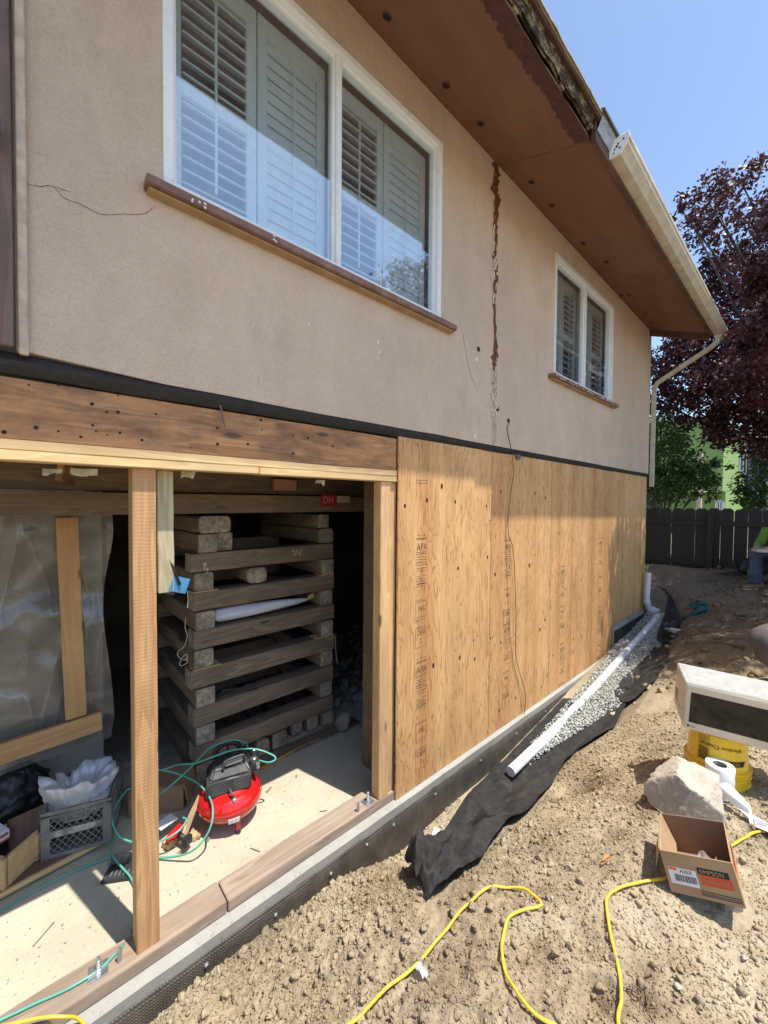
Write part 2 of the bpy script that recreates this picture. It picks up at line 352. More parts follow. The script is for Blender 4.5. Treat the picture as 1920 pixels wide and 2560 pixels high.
M_red = plain('glossy_red_paint', (.52,.012,.012), .16, var=.05, bump=0, dirt=.10, dirtc=(.4,.2,.15)); M_red.node_tree.nodes['Principled BSDF'].inputs['Coat Weight'].default_value = .5
M_hose = plain('teal_hose_rubber', (.10,.36,.28), .35, var=.1, bump=0)
M_cord = plain('yellow_cord_rubber', (.78,.50,.045), .45, var=.12, sc_=14, bump=.1, dirt=.2, dirtc=(.4,.3,.18))
M_card = plain('brown_cardboard', (.40,.26,.145), .85, var=.12, sc_=9, bump=.15)
M_cardd = plain('inner_cardboard', (.27,.165,.095), .9, var=.1, sc_=9)
M_ink = plain('black_ink', (.015,.013,.012), .8, bump=0); M_stamp = plain('faded_stamp_ink', (.15,.075,.035), .9, bump=0, var=.4, sc_=40)
M_wink = plain('white_ink', (.75,.73,.70), .8, bump=0); M_rink = plain('orange_red_ink', (.62,.10,.03), .7, bump=0)
M_paperw = plain('white_paper', (.74,.74,.74), .8, bump=.05, var=.05)
M_pvc = plain('white_pvc', (.70,.71,.74), .35, var=.06, bump=0, dirt=.35, dirtc=(.5,.45,.4))
M_fabric = plain('black_geotextile', (.016,.016,.017), .9, var=.35, sc_=30, bump=.4, bs=300, dirt=.4, dirtc=(.09,.075,.055))
M_grey = plain('crate_grey_plastic', (.115,.12,.115), .45, var=.15, dirt=.5, dirtc=(.28,.25,.2))
M_gravel = plain('pale_gravel', (.42,.44,.41), .85, var=.45, sc_=55, bump=.3)
M_rock = concrete('pale_concrete_chunk', (.34,.29,.23), (.56,.50,.42), .9, 34)
M_yellow = plain('yellow_bucket_plastic', (.80,.50,.02), .3, var=.06, bump=0, dirt=.2, dirtc=(.5,.38,.15))
M_mwtop = plain('zinc_sheet', (.50,.50,.47), .5, metal=.3, var=.1, dirt=.4, dirtc=(.55,.5,.42), sc_=16)
M_mwf = plain('brushed_steel', (.60,.56,.50), .35, metal=.55, var=.08, dirt=.25, dirtc=(.45,.38,.3))
def glassy(name, c, rough=.03):
    n = N(name); n.bump(n.noise(2, None, 2), .02, .01); return n.done(c, rough)
M_mwg = glassy('black_door_glass', (.006,.006,.006))
def pane():
    n = N('window_glass'); g = n.node('ShaderNodeBsdfGlossy'); g.inputs['Roughness'].default_value = .03; g.inputs['Color'].default_value = (.9,.95,1,1)
    t = n.node('ShaderNodeBsdfTransparent'); t.inputs[0].default_value = (.94,.98,.985,1)
    d = n.node('ShaderNodeBsdfDiffuse'); d.inputs[0].default_value = (.5,.55,.6,1)
    m0 = n.node('ShaderNodeMixShader'); m0.inputs[0].default_value = .0; n.l(t.outputs[0], m0.inputs[1]); n.l(d.outputs[0], m0.inputs[2])
    dust = n.ramp(n.noise(5, n.map((1,1,1)), 9, .85), [(.45, .02), (.75, .16)]); n.l(dust, m0.inputs[0])
    fr = n.node('ShaderNodeLayerWeight'); fr.inputs[0].default_value = .5; k = n.math('MULTIPLY_ADD', n.math('POWER', fr.outputs['Facing'], 2.5), .75, .17, clamp=True)
    m = n.node('ShaderNodeMixShader'); n.l(k, m.inputs[0]); n.l(m0.outputs[0], m.inputs[1]); n.l(g.outputs[0], m.inputs[2])
    n.l(m.outputs[0], n.out.inputs[0]); return n.m
M_pane = pane()
def film(name, op, c, rough=.3):
    n = N(name); d = n.node('ShaderNodeBsdfDiffuse'); d.inputs[0].default_value = (*c, 1); tl = n.node('ShaderNodeBsdfTranslucent'); tl.inputs[0].default_value = (*c, 1)
    g = n.node('ShaderNodeBsdfGlossy'); g.inputs['Roughness'].default_value = rough; g.inputs['Color'].default_value = (.9,.9,.9,1)
    t = n.node('ShaderNodeBsdfTransparent'); t.inputs[0].default_value = (.9,.9,.88,1)
    a = n.node('ShaderNodeMixShader'); a.inputs[0].default_value = .4; n.l(d.outputs[0], a.inputs[1]); n.l(tl.outputs[0], a.inputs[2])
    b = n.node('ShaderNodeMixShader'); b.inputs[0].default_value = .16; n.l(a.outputs[0], b.inputs[1]); n.l(g.outputs[0], b.inputs[2])
    cr = n.math('ABSOLUTE', n.math('SUBTRACT', n.noise(2.0, n.map((2.6, 1, .45), rot=(0,.35,0)), 2, .45, .5), .5)); cr2 = n.math('ABSOLUTE', n.math('SUBTRACT', n.noise(4., n.map((.5, 1, 2.4), rot=(0,-.25,0)), 2, .5, .6), .5))
    n.bump(n.ramp(cr, [(0, 1.), (.06, 0.)]), .3, .008); n.bump(n.ramp(cr2, [(0, 1.), (.05, 0.)]), .12, .004); n.l(n.h, g.inputs['Normal']); n.l(n.h, d.inputs['Normal'])
    e = n.node('ShaderNodeMixShader'); n.l(t.outputs[0], e.inputs[1]); n.l(b.outputs[0], e.inputs[2])
    o = n.math('ADD', n.ramp(n.noise(5, None, 6, .7), [(.3, max(0, op-.14)), (.7, min(1, op+.14))]), n.math('MULTIPLY', n.ramp(cr, [(0, 1.), (.02, 0.)]), .22), clamp=True); n.l(o, e.inputs[0]); n.l(e.outputs[0], n.out.inputs[0])
    return n.m
M_film = film('clear_poly_film', .40, (.40,.37,.33), .22); M_bag = film('white_bag_film', .88, (.78,.79,.82)); M_tapeW = plain('white_tape', (.80,.80,.80), .35, var=.03, bump=0)
M_sack = plain('white_woven_sack', (.62,.63,.70), .6, var=.06, bump=.5, bs=120)

# ------------------------------------------------------------------ the ground
def sst(a, b, x): t = np.clip((x-a)/(b-a), 0, 1); return t*t*(3-2*t)
PITS = []   # x, a, r, depth
def ground_z(X, A, detail=True):
    """height at X along the wall and A metres out from it"""
    X = np.asarray(X, float); A = np.asarray(A, float)
    zw = np.interp(X, [-3, 1.4, 1.9, 3.0, 4.3, 6.0, 7.5, 8.4, 9.3, 11], [-.2, -.19, -.34, -.28, -.13, .07, .24, .6, .92, .85])
    wt = np.interp(X, [1.2, 1.9, 3.0, 4.2, 7.2, 8.5], [.0, .30, .38, .60, .55, .1])
    wob = .10*fbm(X*1.7, X*0+3.3, 3, 5)
    pl = .475+.085*np.clip(X-4.2, 0, 5.2) + 0*A
    pl = np.where(A > 2.2, pl+.02*(A-2.2), pl)
    steep = np.interp(X, [1.2, 2.0], [0., 1.])
    s = A-wt-wob
    prof = np.interp(s, [0, .22, .5, 1.1], [0., .36, .60, 1.]); profl = np.interp(A, [.05, .45, .95, 1.5], [0., .33, .76, 1.])
    k = np.clip(steep*prof+(1-steep)*profl, 0, 1)
    z = zw*(1-k)+pl*k
    far = sst(9.0, 9.6, X); z = z*(1-far)+(.93+.02*A*0)*far
    am = .35+.65*np.clip(s*4, 0, 1)
    z = z + .19*fbm(X*1.3, A*1.3, 3, 1)*am
    if detail:
        rough = .35+1.3*sst(.48, .72, vnoise(X*1.1+9, A*1.1, 77)); rough = np.where((X < 2.2) & (A < 1.1), np.maximum(rough, 1.15), rough)
        z = z + am*rough*(.075*fbm(X*4, A*4, 4, 2) - .055*np.abs(fbm(X*8+.3*A, A*8, 5, 3)) - .030*np.abs(fbm(X*19, A*19, 4, 13)))
        z = z + (-.016*np.abs(fbm(X*40, A*40, 3, 4))+.006*(vnoise(X*118, A*118, 14)-.5))*np.clip(am, .5, 1)
    for x, a, r, d in PITS: 
        q = ((X-x)**2+(A-a)**2)/r**2*(1+.8*fbm(X*9, A*9, 2, 8)); z = z - d*np.exp(-q*1.3)
    return z
LUT = {}
def gz(x, y, detail=True):
    key = (detail, len(PITS))
    if key not in LUT:
        gx_, ga_ = np.meshgrid(np.arange(-.6, 10, .0125), np.arange(.05, 3.4, .0125), indexing='ij'); LUT[key] = ground_z(gx_, ga_, detail)
    T = LUT[key]; u = (x+.6)/.0125; v = (-y-.05)/.0125
    if not (0 <= u < T.shape[0]-1 and v < T.shape[1]-1): return float(ground_z(x, -y, detail))
    v = max(0., v); i, j = int(u), int(v); u -= i; v -= j
    return float((T[i,j]*(1-u)+T[i+1,j]*u)*(1-v)+(T[i,j+1]*(1-u)+T[i+1,j+1]*u)*v)
def gnd(px, py, off=0.):
    d = ray(px, py); t0 = .8
    for st, n_ in ((.05, 400), (.0025, 24)):
        t = t0+st*np.arange(n_); zz = ground_z(CAM.x+d.x*t, -(CAM.y+d.y*t)); k = int(np.argmax(CAM.z+d.z*t < zz+off)); t0 = t[max(0, k-1)]
    return CAM+d*float(t0)
for px, py, r, dp in ((1521,2075,.07,.09),(1319,2355,.07,.05),(1481,2480,.07,.07),(1597,2400,.05,.06),(1445,1955,.15,.27),(1560,1905,.10,.06),(1330,2200,.12,.05),(1200,2330,.10,.05),(1640,2330,.10,.05),(1450,2330,.09,.06),(1015,2395,.05,.05),(1145,2420,.04,.05),(1600,2490,.05,.05)):
    p = gnd(px, py); PITS.append((p.x, -p.y, r, dp))
xs = np.concatenate([np.arange(-40, -3, 2.), np.arange(-3, -.2, .08), np.arange(-.2, 3.7, .0085), np.arange(3.7, 6, .013), np.arange(6, 10.6, .03), np.arange(10.6, 16, .3), np.arange(16, 90, 3.)])
as_ = np.concatenate([np.arange(-60, -3, 3.), np.arange(-3, .04, .25), [.046], np.arange(.055, 2.3, .0085), np.arange(2.3, 5, .06), np.arange(5, 70, 2.5)])
GX, GA = np.meshgrid(xs, as_, indexing='ij'); GZ = ground_z(GX, GA)
GZ = np.where((GX > 9.9) | (GA < -.3) | (GA > 5), .88+.06*fbm(GX*.7, GA*.7, 3, 6), GZ)
nx, na = GX.shape; idx = np.arange(nx*na).reshape(nx, na)
Fc = np.stack([idx[:-1,:-1], idx[1:,:-1], idx[1:,1:], idx[:-1,1:]], -1)[:, :, ::-1]
keep = ~((GX[:-1,:-1] < 7.9) & (GA[:-1,:-1] < .05)); Fc = Fc[keep].reshape(-1, 4)
V = np.stack([GX, -GA, GZ], -1).reshape(-1, 3)
used = np.zeros(len(V), bool); used[Fc.ravel()] = True; rm = np.cumsum(used)-1; V = V[used]; Fc = rm[Fc]
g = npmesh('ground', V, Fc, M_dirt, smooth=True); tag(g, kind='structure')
# prototypes for lumps
def lumps(sub, k, seed):
    out = []; r = np.random.default_rng(seed)
    bm = bmesh.new(); bmesh.ops.create_icosphere(bm, subdivisions=sub, radius=1.); bv = np.array([v.co[:] for v in bm.verts]); bf = np.array([[v.index for v in f.verts] for f in bm.faces]); bm.free()
    for i in range(k):
        v = bv.copy()
        for _ in range(8):
            d = r.normal(size=3); d /= np.linalg.norm(d); q = r.uniform(.38, .72); t = v@d; v -= np.outer(np.clip(t-q, 0, None), d)*.9
        v *= r.uniform(.62, 1.15, 3)*(1+(.16 if sub < 3 else .035)*r.normal(size=(len(v), 1))); out.append((v, bf))
    return out
def scatter(P, S, protos, seed=1):
    r = np.random.default_rng(seed); Vs, Fs, n = [], [], 0
    pk = r.integers(0, len(protos), len(P))
    for k, (bv, bf) in enumerate(protos):
        I = np.where(pk == k)[0]
        if not len(I): continue
        q = r.normal(size=(len(I), 4)); q /= np.linalg.norm(q, axis=1)[:, None]; a, b, c, d = q.T
        R = np.stack([1-2*(c*c+d*d), 2*(b*c-a*d), 2*(b*d+a*c), 2*(b*c+a*d), 1-2*(b*b+d*d), 2*(c*d-a*b), 2*(b*d-a*c), 2*(c*d+a*b), 1-2*(b*b+c*c)], -1).reshape(-1, 3, 3)
        v = np.einsum('nij,mj->nmi', R, bv)*S[I][:, None, None]+P[I][:, None, :]
        Vs.append(v.reshape(-1, 3)); Fs.append((bf[None]+(np.arange(len(I))*len(bv))[:, None, None]+n).reshape(-1, 3)); n += len(I)*len(bv)
    return np.concatenate(Vs), np.concatenate(Fs)
def in_trench(X, A): return (X > 2.6) & (A < .60)
# where the black fabric lies (left and right edges, as points)
def G(px, py, off=.0): return gnd(px, py, off)
def Wl(px, py, yy=-.085): return hit(px, py, y=yy)
FAB = [
 [(Wl(1238,1945), hit(1425,1875,z=-.06)), (Wl(1200,1985,-.10), G(1400,1935)), (Wl(1163,2030,-.12), G(1352,2005)), (hit(1100,2080,z=-.25), G(1305,2052)), (hit(1052,2110,z=-.22), G(1262,2080)), (hit(1030,2150,z=-.18), G(1205,2160)), (hit(1020,2195,z=-.12), G(1152,2198)), (hit(1012,2235,z=-.09), G(1095,2240)), (hit(1010,2256,z=-.08), G(1068,2258))],
 [(Vector((2.75,-.08,-.25)), hit(1425,1870,z=-.05)), (Vector((3.1,-.08,-.25)), hit(1450,1840,z=-.04)), (Vector((3.45,-.08,-.22)), hit(1515,1830,z=-.02)), (Vector((3.8,-.08,-.2)), hit(1545,1800,z=-.02)), (Vector((4.15,-.08,-.15)), hit(1560,1770,z=-.02)), (Vector((4.5,-.08,-.12)), hit(1575,1745,z=-.02))],
 [(hit(1535,1750,z=-.12), hit(1572,1772,z=-.04)), (hit(1560,1715,z=-.10), hit(1625,1745,z=.02)), (hit(1590,1690,z=-.06), hit(1668,1695,z=.05)), (hit(1620,1660,z=-.02), hit(1665,1668,z=.08)), (hit(1640,1640,z=.02), hit(1662,1645,z=.10))],
 [(hit(1640,1620,z=.06), hit(1672,1632,z=.14)), (hit(1648,1590,z=.10), hit(1675,1598,z=.17)), (hit(1662,1560,z=.16), hit(1700,1580,z=.2)), (hit(1668,1535,z=.22), hit(1690,1550,z=.26)), (hit(1640,1510,z=.30), hit(1660,1515,z=.33))]]
def in_fabric(X, Y, only=None):
    r_ = np.zeros(X.shape, bool)
    for k, pairs in enumerate(FAB):
        if only is not None and k not in only: continue
        poly = [(p.x, p.y) for p, _ in pairs]+[(q.x, q.y) for _, q in pairs[::-1]]; c = np.zeros(X.shape, bool)
        for (x1, y1), (x2, y2) in zip(poly, poly[1:]+poly[:1]):
            if y1 == y2: continue
            c ^= ((y1 > Y) != (y2 > Y)) & (X < (x2-x1)*(Y-y1)/(y2-y1)+x1)
        r_ |= c
    return r_
# clods
n = 74000; X = rng.uniform(-.1, 4.4, n); A = rng.uniform(.06, 2.0, n); S = .0030*(1-rng.uniform(0, 1, n))**-.40; S = np.where(S > .019, rng.uniform(.003, .016, n), S)
big = (X < 2.0) & (A < .75); S = np.where(big, S*1.25, S)
ok = ((np.hypot(X-2.16, A-1.70) > .16)) & (~in_trench(X, A)) & ((vnoise(X*2.1, A*2.1, 31) > .30) | big | ((S < .006) & (vnoise(X*3.3+5, A*3.3, 33)+.35*vnoise(X*13, A*13, 34) > .42))) & ~in_fabric(X, -A); X, A, S = X[ok], A[ok], S[ok]
P = np.stack([X, -A, ground_z(X, A)+S*.3], -1)
sm = S < .012
V, Fc = scatter(P[sm], S[sm], lumps(1, 12, 3), 2); o = npmesh('dirt_crumbs', V, Fc, M_dirt); tag(o, 'loose crumbs of dry tan dirt over the dug ground', 'dirt', kind='stuff')
V, Fc = scatter(P[~sm], S[~sm], lumps(2, 14, 4), 3); o = npmesh('dirt_clods', V, Fc, M_dirt); tag(o, 'hard dry clods of tan dirt heaped along the foundation', 'dirt', kind='stuff')
n = 560; X = rng.uniform(-.1, 2.1, n); A = .08+1.0*rng.uniform(0, 1, n)**1.4; S = rng.uniform(.010, .026, n); ok = ~in_fabric(X, -A); X, A, S = X[ok], A[ok], S[ok]
V, Fc = scatter(np.stack([X, -A, ground_z(X, A)+S*.35], -1), S, lumps(3, 10, 14), 6); V = V*(1+0)+.0016*rng.normal(size=V.shape); o = npmesh('broken_clods', V, Fc, M_dirt); tag(o, 'larger broken lumps of dirt heaped against the black membrane', 'dirt', kind='stuff')
n = 70; X = rng.uniform(.3, 3.6, n); A = rng.uniform(.5, 1.9, n); S = rng.uniform(.014, .03, n); ok = (~in_fabric(X, -A)) & ~in_trench(X, A) & (np.hypot(X-2.16, A-1.70) > .25); X, A, S = X[ok], A[ok], S[ok]
V, Fc = scatter(np.stack([X, -A, ground_z(X, A)+S*.3], -1), S, lumps(3, 10, 15), 16); V = V+.0014*rng.normal(size=V.shape); o = npmesh('scattered_clods', V, Fc, M_dirt); tag(o, 'scattered fist-sized lumps of dirt lying over the yard', 'dirt', kind='stuff')
n = 2600; X = rng.uniform(4.8, 10, n); A = rng.uniform(.1, 3.6, n); S = np.minimum(.012*(1-rng.uniform(0, 1, n))**-.5, .07); ok = ~in_trench(X, A); X, A, S = X[ok], A[ok], S[ok]
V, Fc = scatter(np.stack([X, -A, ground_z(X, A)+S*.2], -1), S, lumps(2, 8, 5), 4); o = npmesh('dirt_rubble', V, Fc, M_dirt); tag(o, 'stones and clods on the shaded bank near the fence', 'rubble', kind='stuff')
# gravel of the drain
n = 17000; X = rng.uniform(2.9, 7.7, n); wtx = np.interp(X, [2.7, 3.4, 4.0, 4.8, 7.2, 7.8], [.20, .30, .42, .60, .52, .3]); a0 = np.interp(X, [2.7, 4.2, 5.0, 6.2], [.20, .17, .13, .07]); A = a0+(wtx-a0)*rng.uniform(0, 1, n)**.9
ok = rng.uniform(0, 1, n) < np.interp(X, [2.9, 3.3, 4.2, 7.7], [.06, .35, 1, .85]); X, A = X[ok], A[ok]
S = .005+.012*rng.uniform(0, 1, len(X))**2; P = np.stack([X, -A, ground_z(X, A, False)+rng.uniform(.0, .030, len(X))+np.interp(X, [3.2, 4.2, 5.0], [.022, .012, -.004])], -1)
V, Fc = scatter(P, S, lumps(1, 8, 6), 5); o = npmesh('drain_gravel', V, Fc, M_gravel); tag(o, 'pale crushed gravel filling the drain trench under the white pipe', 'gravel', kind='stuff')
# ------------------------------------------------------------------ the house
ZT = lambda X: 5.15-.02*X              # where wall meets soffit
house = thing('house', (4, .5, 0), 'two storey tan stucco house with its lower wall opened up and sheathed in new plywood', 'house')
W1 = (.46, 2.335, 3.49, 4.80); W2 = (4.21, 5.97, 3.50, 4.80); XJ = 3.09
mb = MB()
def wallseg(x0, x1, z0, z1):
    nx_ = max(1, int((x1-x0)/.25)); 
    for i in range(nx_):
        a, b = x0+(x1-x0)*i/nx_, x0+(x1-x0)*(i+1)/nx_
        za = (lambda x: ZT(x) if z1 is None else z1); zb = (lambda x: 2.635+.012*float(fbm(x*3, 1., 4, 21))+(.03*max(0, .12-(x+.02))/.12 if x < .1 else 0) if z0 is None else z0)
        mb.hexa([(a,-.03,zb(a)),(b,-.03,zb(b)),(b,.0,zb(b)),(a,.0,zb(a)),(a,-.03,za(a)),(b,-.03,za(b)),(b,0,za(b)),(a,0,za(a))])
def stuccopart(x0, x1, wx):
    wallseg(x0, wx[0], None, None); wallseg(wx[1], x1, None, None); wallseg(wx[0], wx[1], None, wx[2]); wallseg(wx[0], wx[1], wx[3], None)
stuccopart(-.02, XJ-.012, W1); mb.build('stucco_wall', M_stucco, house, origin=(0,0,0)); mb = MB()
stuccopart(XJ+.0, 7.755, W2); mb.build('stucco_wall', M_stucco, house, origin=(0,0,0))
# the end wall round the corner and the back of the house
mb = MB(); mb.bb(7.72, 7.755, .002, 6, .35, 5.0); mb.bb(-3, 7.72, 6, 6.05, 0, 5.2); mb.build('end_wall', M_stucco, house, origin=(0,0,0))
# the broken strip of stucco at the joint
mb = MB(); pts = [(1238,405,9),(1243,430,15),(1237,470,10),(1245,500,12),(1238,560,8),(1242,600,4),(1236,640,6),(1240,680,7),(1236,760,6),(1238,860,6),(1238,900,12),(1236,925,6)]
V_ = []
for i in range(len(pts)*5-4):
    t = i/5; k = min(int(t), len(pts)-2); f_ = t-k; a, b = pts[k], pts[k+1]; px, py, w_ = [a[j]*(1-f_)+b[j]*f_ for j in range(3)]; w_ *= random.uniform(.7, 1.9); px += random.uniform(-2.2, 2.2)
    V_.append((px-w_/2, px+w_/2, py))
P_ = [[hit(l, y, y=-.033), hit((l+r_)/2, y, y=-.036), hit(r_, y, y=-.033)] for l, r_, y in V_]
mb.grid(P_)
n_ = N('rotten_stucco_gap'); f_ = n_.noise(30, None, 6, .8); M_gap = n_.done(n_.ramp(f_, [(.35, (.012,.006,.004)), (.52, (.15,.045,.02)), (.62, (.30,.16,.05)), (.72, (.6,.5,.4))]), .9)
mb.build('broken_joint', M_gap, house)
mb = MB(); mb.bb(XJ-.03, XJ+.035, -.0325, -.0305, 2.66, 3.6); mb.build('joint_patch', plain('grey_patch', (.42,.34,.27), .9, sc_=12, bump=.5), house)
m = MB()
for k in range(70):
    y_ = random.choice((random.uniform(560, 760), random.uniform(900, 1045))); c_ = hit(1237+random.uniform(-7, 7), y_, y=-.0365); m.box(c_, (random.uniform(.008,.022), .002, random.uniform(.012,.05)), Matrix.Rotation(random.uniform(-.4,.4), 3, 'Y'))
o = m.build('white_plaster_chips', plain('plaster_chip', (.66,.60,.52), .9), house, fix=False); o['kind'] = 'stuff'
# stains, cracks and chips on the stucco
def crack(pts, wd, name='stucco_crack', mat=M_ink, yy=-.0315):
    m = MB(); q = []
    for (x, y) in pts: q.append(hit(x, y, y=yy))
    q = smooth_path(q, 5); L = []
    for i, p in enumerate(q):
        d = (q[min(i+1, len(q)-1)]-q[max(i-1, 0)]).normalized(); nn = Vector((-d.z, 0, d.x)); jit = Vector((random.uniform(-1, 1), 0, random.uniform(-1, 1)))*wd*.6
        w2 = wd*random.uniform(.3, 1.)*(min(1, i/4, (len(q)-1-i)/4)+.2); L.append([p+jit-nn*w2, p+jit+nn*w2])
    m.grid(L); return m.build(name, mat, house)
M_crk = plain('dark_crack', (.11,.08,.06), .9, bump=0)
crack([(48,442),(70,460),(100,466),(133,466),(160,495),(200,510),(238,530),(262,537),(300,535),(350,536),(368,530),(385,518)], .0013, mat=M_crk)
crack([(133,466),(160,475),(178,480)], .0014, mat=M_crk)
crack([(40,40),(44,200),(46,420),(48,640),(50,900)], .0016, mat=M_crk)
crack([(1150,800),(1160,850),(1175,930),(1195,980)], .006, 'stucco_stain', plain('grey_stain', (.36,.28,.21), .9, bump=0, var=.1))
for (x, y, r_) in ((1196,873,.02),(1243,1022,.024),(1271,1052,.02),(213,485,.0)):
    if r_:
        m = MB(); c_ = hit(x, y, y=-.03); m.lathe([(r_*1.1,0),(r_,.004),(r_*.5,.006)], c_, 12, R=Matrix.Rotation(radians(90), 3, 'X')); m.build('hole', M_ink, house)
for (x, y, r_) in ((1192,898,.013),(946,855,.008),(948,880,.007),(772,810,.007),(946,895,.005),(1188,1090,.012)):
    m = MB(); c_ = hit(x, y, y=-.03); m.lathe([(r_,0),(r_*.8,.002)], c_, 7, R=Matrix.Rotation(radians(90), 3, 'X'), sy=1.5); m.build('paint_chip', M_paperw, house)
m = MB(); a, b = hit(0,300,y=-.05), hit(30,905,y=-.05)
# old brown corner trim at the far left
beam('corner_trim', (-.175,-.045,2.66), (-.175,-.045,5.15), .30, .05, M_trim, house, up=(0,1,0))
beam('trim_block', (-.18,-.11,3.37), (-.055,-.10,3.355), .05, .085, M_trim, house)
m = MB(); m.bb(-.014, .014, -.052, -.03, 2.645, 5.12); m.build('paint_strip', plain('cream_edge', (.50,.41,.33), .85, sc_=20, bump=.4), house, bevel=.003)
m = MB()
for k in range(5):
    c_ = Vector((-.10-.02*k, -.076, 2.95+.035*k)); m.grid([[c_+Vector((.03*cos(t), -.02*sin(t)*(1+.3*s_), .03*s_)) for t in np.linspace(0, 3.5, 8)] for s_ in (-1, 0, 1)])
m.build('peeling_paint', M_rot, house, smooth=True)
# tar paper strip along the cut
P_ = []
for i in range(160):
    x = -.3+8.04*i/159; f_ = float(fbm(x*2.2, 5., 5, 41))
    P_.append([(x, -.006-.003*vnoise(x*9, 0, 1), 2.575+.018*f_), (x, -.031-.006*f_, 2.60+.02*f_), (x, -.034, 2.62+.01*f_), (x, -.012, 2.655+.02*float(fbm(x*4, 2, 4, 43)))])
mb = MB(); mb.grid(P_); mb.build('tar_paper_strip', M_paper, house, smooth=True)
m = MB(); q = [hit(1288,1132,y=-.02), hit(1302,1128,y=-.02), hit(1303,1146,y=-.03), hit(1296,1150,y=-.045)]; m.add(q+[v+Vector((0,.003,0)) for v in q], [(0,1,2,3),(7,6,5,4),(0,4,5,1),(1,5,6,2),(2,6,7,3),(3,7,4,0)]); m.build('paper_flap', plain('grey_flap', (.12,.13,.12), .8), house)
m = MB(); q = [hit(545,1000,y=-.02), hit(551,1000,y=-.02), hit(564,1068,y=-.03), hit(561,1066,y=-.035)]; m.add(q+[v+Vector((0,.003,0)) for v in q], [(0,1,2,3),(7,6,5,4),(0,4,5,1),(1,5,6,2),(2,6,7,3),(3,7,4,0)]); m.build('paper_flap', plain('grey_flap2', (.16,.13,.11), .8), house)
# rim beam and top plates
beam('rim_beam', (-.9,.022,2.455), (1.925,.022,2.455), .04, .225, M_oldbeam, house, seg=14, wob=.001)
beam('rim_beam', (-.9,.064,2.455), (1.925,.064,2.455), .04, .22, M_joist, house)
beam('top_plate', (-.9,.045,2.322), (1.925,.045,2.322), .10, .038, M_plate, house)
beam('top_plate', (-.9,.045,2.2835), (.915,.045,2.2835), .10, .038, M_plate, house)
beam('top_plate', (.917,.045,2.2835), (1.925,.045,2.2835), .10, .038, M_plate, house)
m = MB(); m.bb(.912,.915,-.0065,-.0052,2.266,2.30); m.build('red_mark', M_rink, house)
# nails and bolt holes in the old beam
m = MB()
for (x, y) in ((230,1010),(267,1030),(295,1030),(232,1063),(240,1078),(268,1087),(300,1082),(543,1070),(544,1110),(295,988),(330,975),(238,975),(146,961),(72,962),(146,1078),(202,1092),(10,1080),(705,1122),(732,1089),(733,1133),(652,1050),(655,1075),(872,1112),(832,1115),(735,1050),(877,1074),(478,1118),(90,1069),(390,1035),(400,1000),(355,1100),(620,1110),(800,1125),(770,1095),(845,1140)):
    c_ = hit(x, y, y=.0); r_ = random.uniform(.003, .008); m.lathe([(r_,0),(r_*.7,.002)], c_, 7, R=Matrix.Rotation(radians(90), 3, 'X'))
o = m.build('nail_holes', M_ink, house); o['kind'] = 'stuff'
# post, short hanging board, right hand trimmers
beam('post', (.3985,.078,.062), (.3925,.078,2.264), .092, .092, M_post, house, up=(0,1,0), seg=10, bev=.002)
m = MB(); q0 = hit(441,1174,y=.11); beam('nailer_block', (.495,.115,1.68), (.49,.115,2.262), .07, .045, M_graywood, house, up=(0,1,0))
beam('trimmer_stud', (1.83,.045,.062), (1.83,.045,2.263), .09, .075, M_newwood, house, up=(0,1,0))
beam('trimmer_stud', (1.8965,.045,.062), (1.8965,.045,2.263), .09, .050, M_newwood, house, up=(0,1,0))
# mud sill in three lengths on a concrete kerb
def sillboard(x0, x1, y0=.0): 
    return beam('mud_sill', (x0, .075+y0, .032), (x1, .075+y0, .032), .148, .060, M_sill, house, seg=8, bev=.003, wob=.0015)
sillboard(-1.2, .745, .003); sillboard(.752, 2.6); sillboard(2.604, 6.2)
P_ = []
# foundation kerb, its step and the black membrane
mb = MB(); L = []
for i in range(200):
    x = -1.4+7.62*i/199; e = .006*float(fbm(x*5, 3., 4, 51)); L.append([(x, .25, -.004), (x, -.0005, -.0015), (x, -.042+e, -.004), (x, -.052+e, -.012), (x, -.05+e, -.07+e), (x, -.045, -.8)])
mb.grid(L); mb.build('foundation_kerb', M_curb, house, smooth=True)
mb = MB(); mb.bb(6.222, 7.76, -.052, .25, -.3, .365); mb.build('foundation_kerb', M_curb, house, bevel=.006)
mb = MB(); L = []
for i in range(420):
    x = -1.4+7.60*i/419; e = .006*float(fbm(x*3, 7., 4, 61)); tp = -.058+.012*float(fbm(x*2.3, 9., 4, 63))-.01*vnoise(x*14, 1, 3)
    L.append([(x, -.055+e, tp)]+[(x, -.066+e*1.4+.008*float(fbm(x*1.6, z*3, 3, 66)), z) for z in np.linspace(tp-.02, -.75, 14)])
mb.grid(L); mb.build('drainage_membrane', M_memb, house, smooth=True)
mb = MB(); mb.bb(6.215, 7.72, -.066, -.0535, -.1, .31); mb.bb(7.765,7.775,-.10,.2,.1,.62); mb.build('drainage_membrane', M_paper, house, bevel=.003)
m = MB()
for x in (.62,.98,1.34,1.62,1.86,2.3,2.9,3.5,4.1): m.lathe([(.011,0),(.011,.004),(.004,.010)], (x,-.066,-.10-.02*random.random()), 8, R=Matrix.Rotation(radians(90), 3, 'X'))
o = m.build('membrane_pins', M_galv, house); o['kind'] = 'stuff'
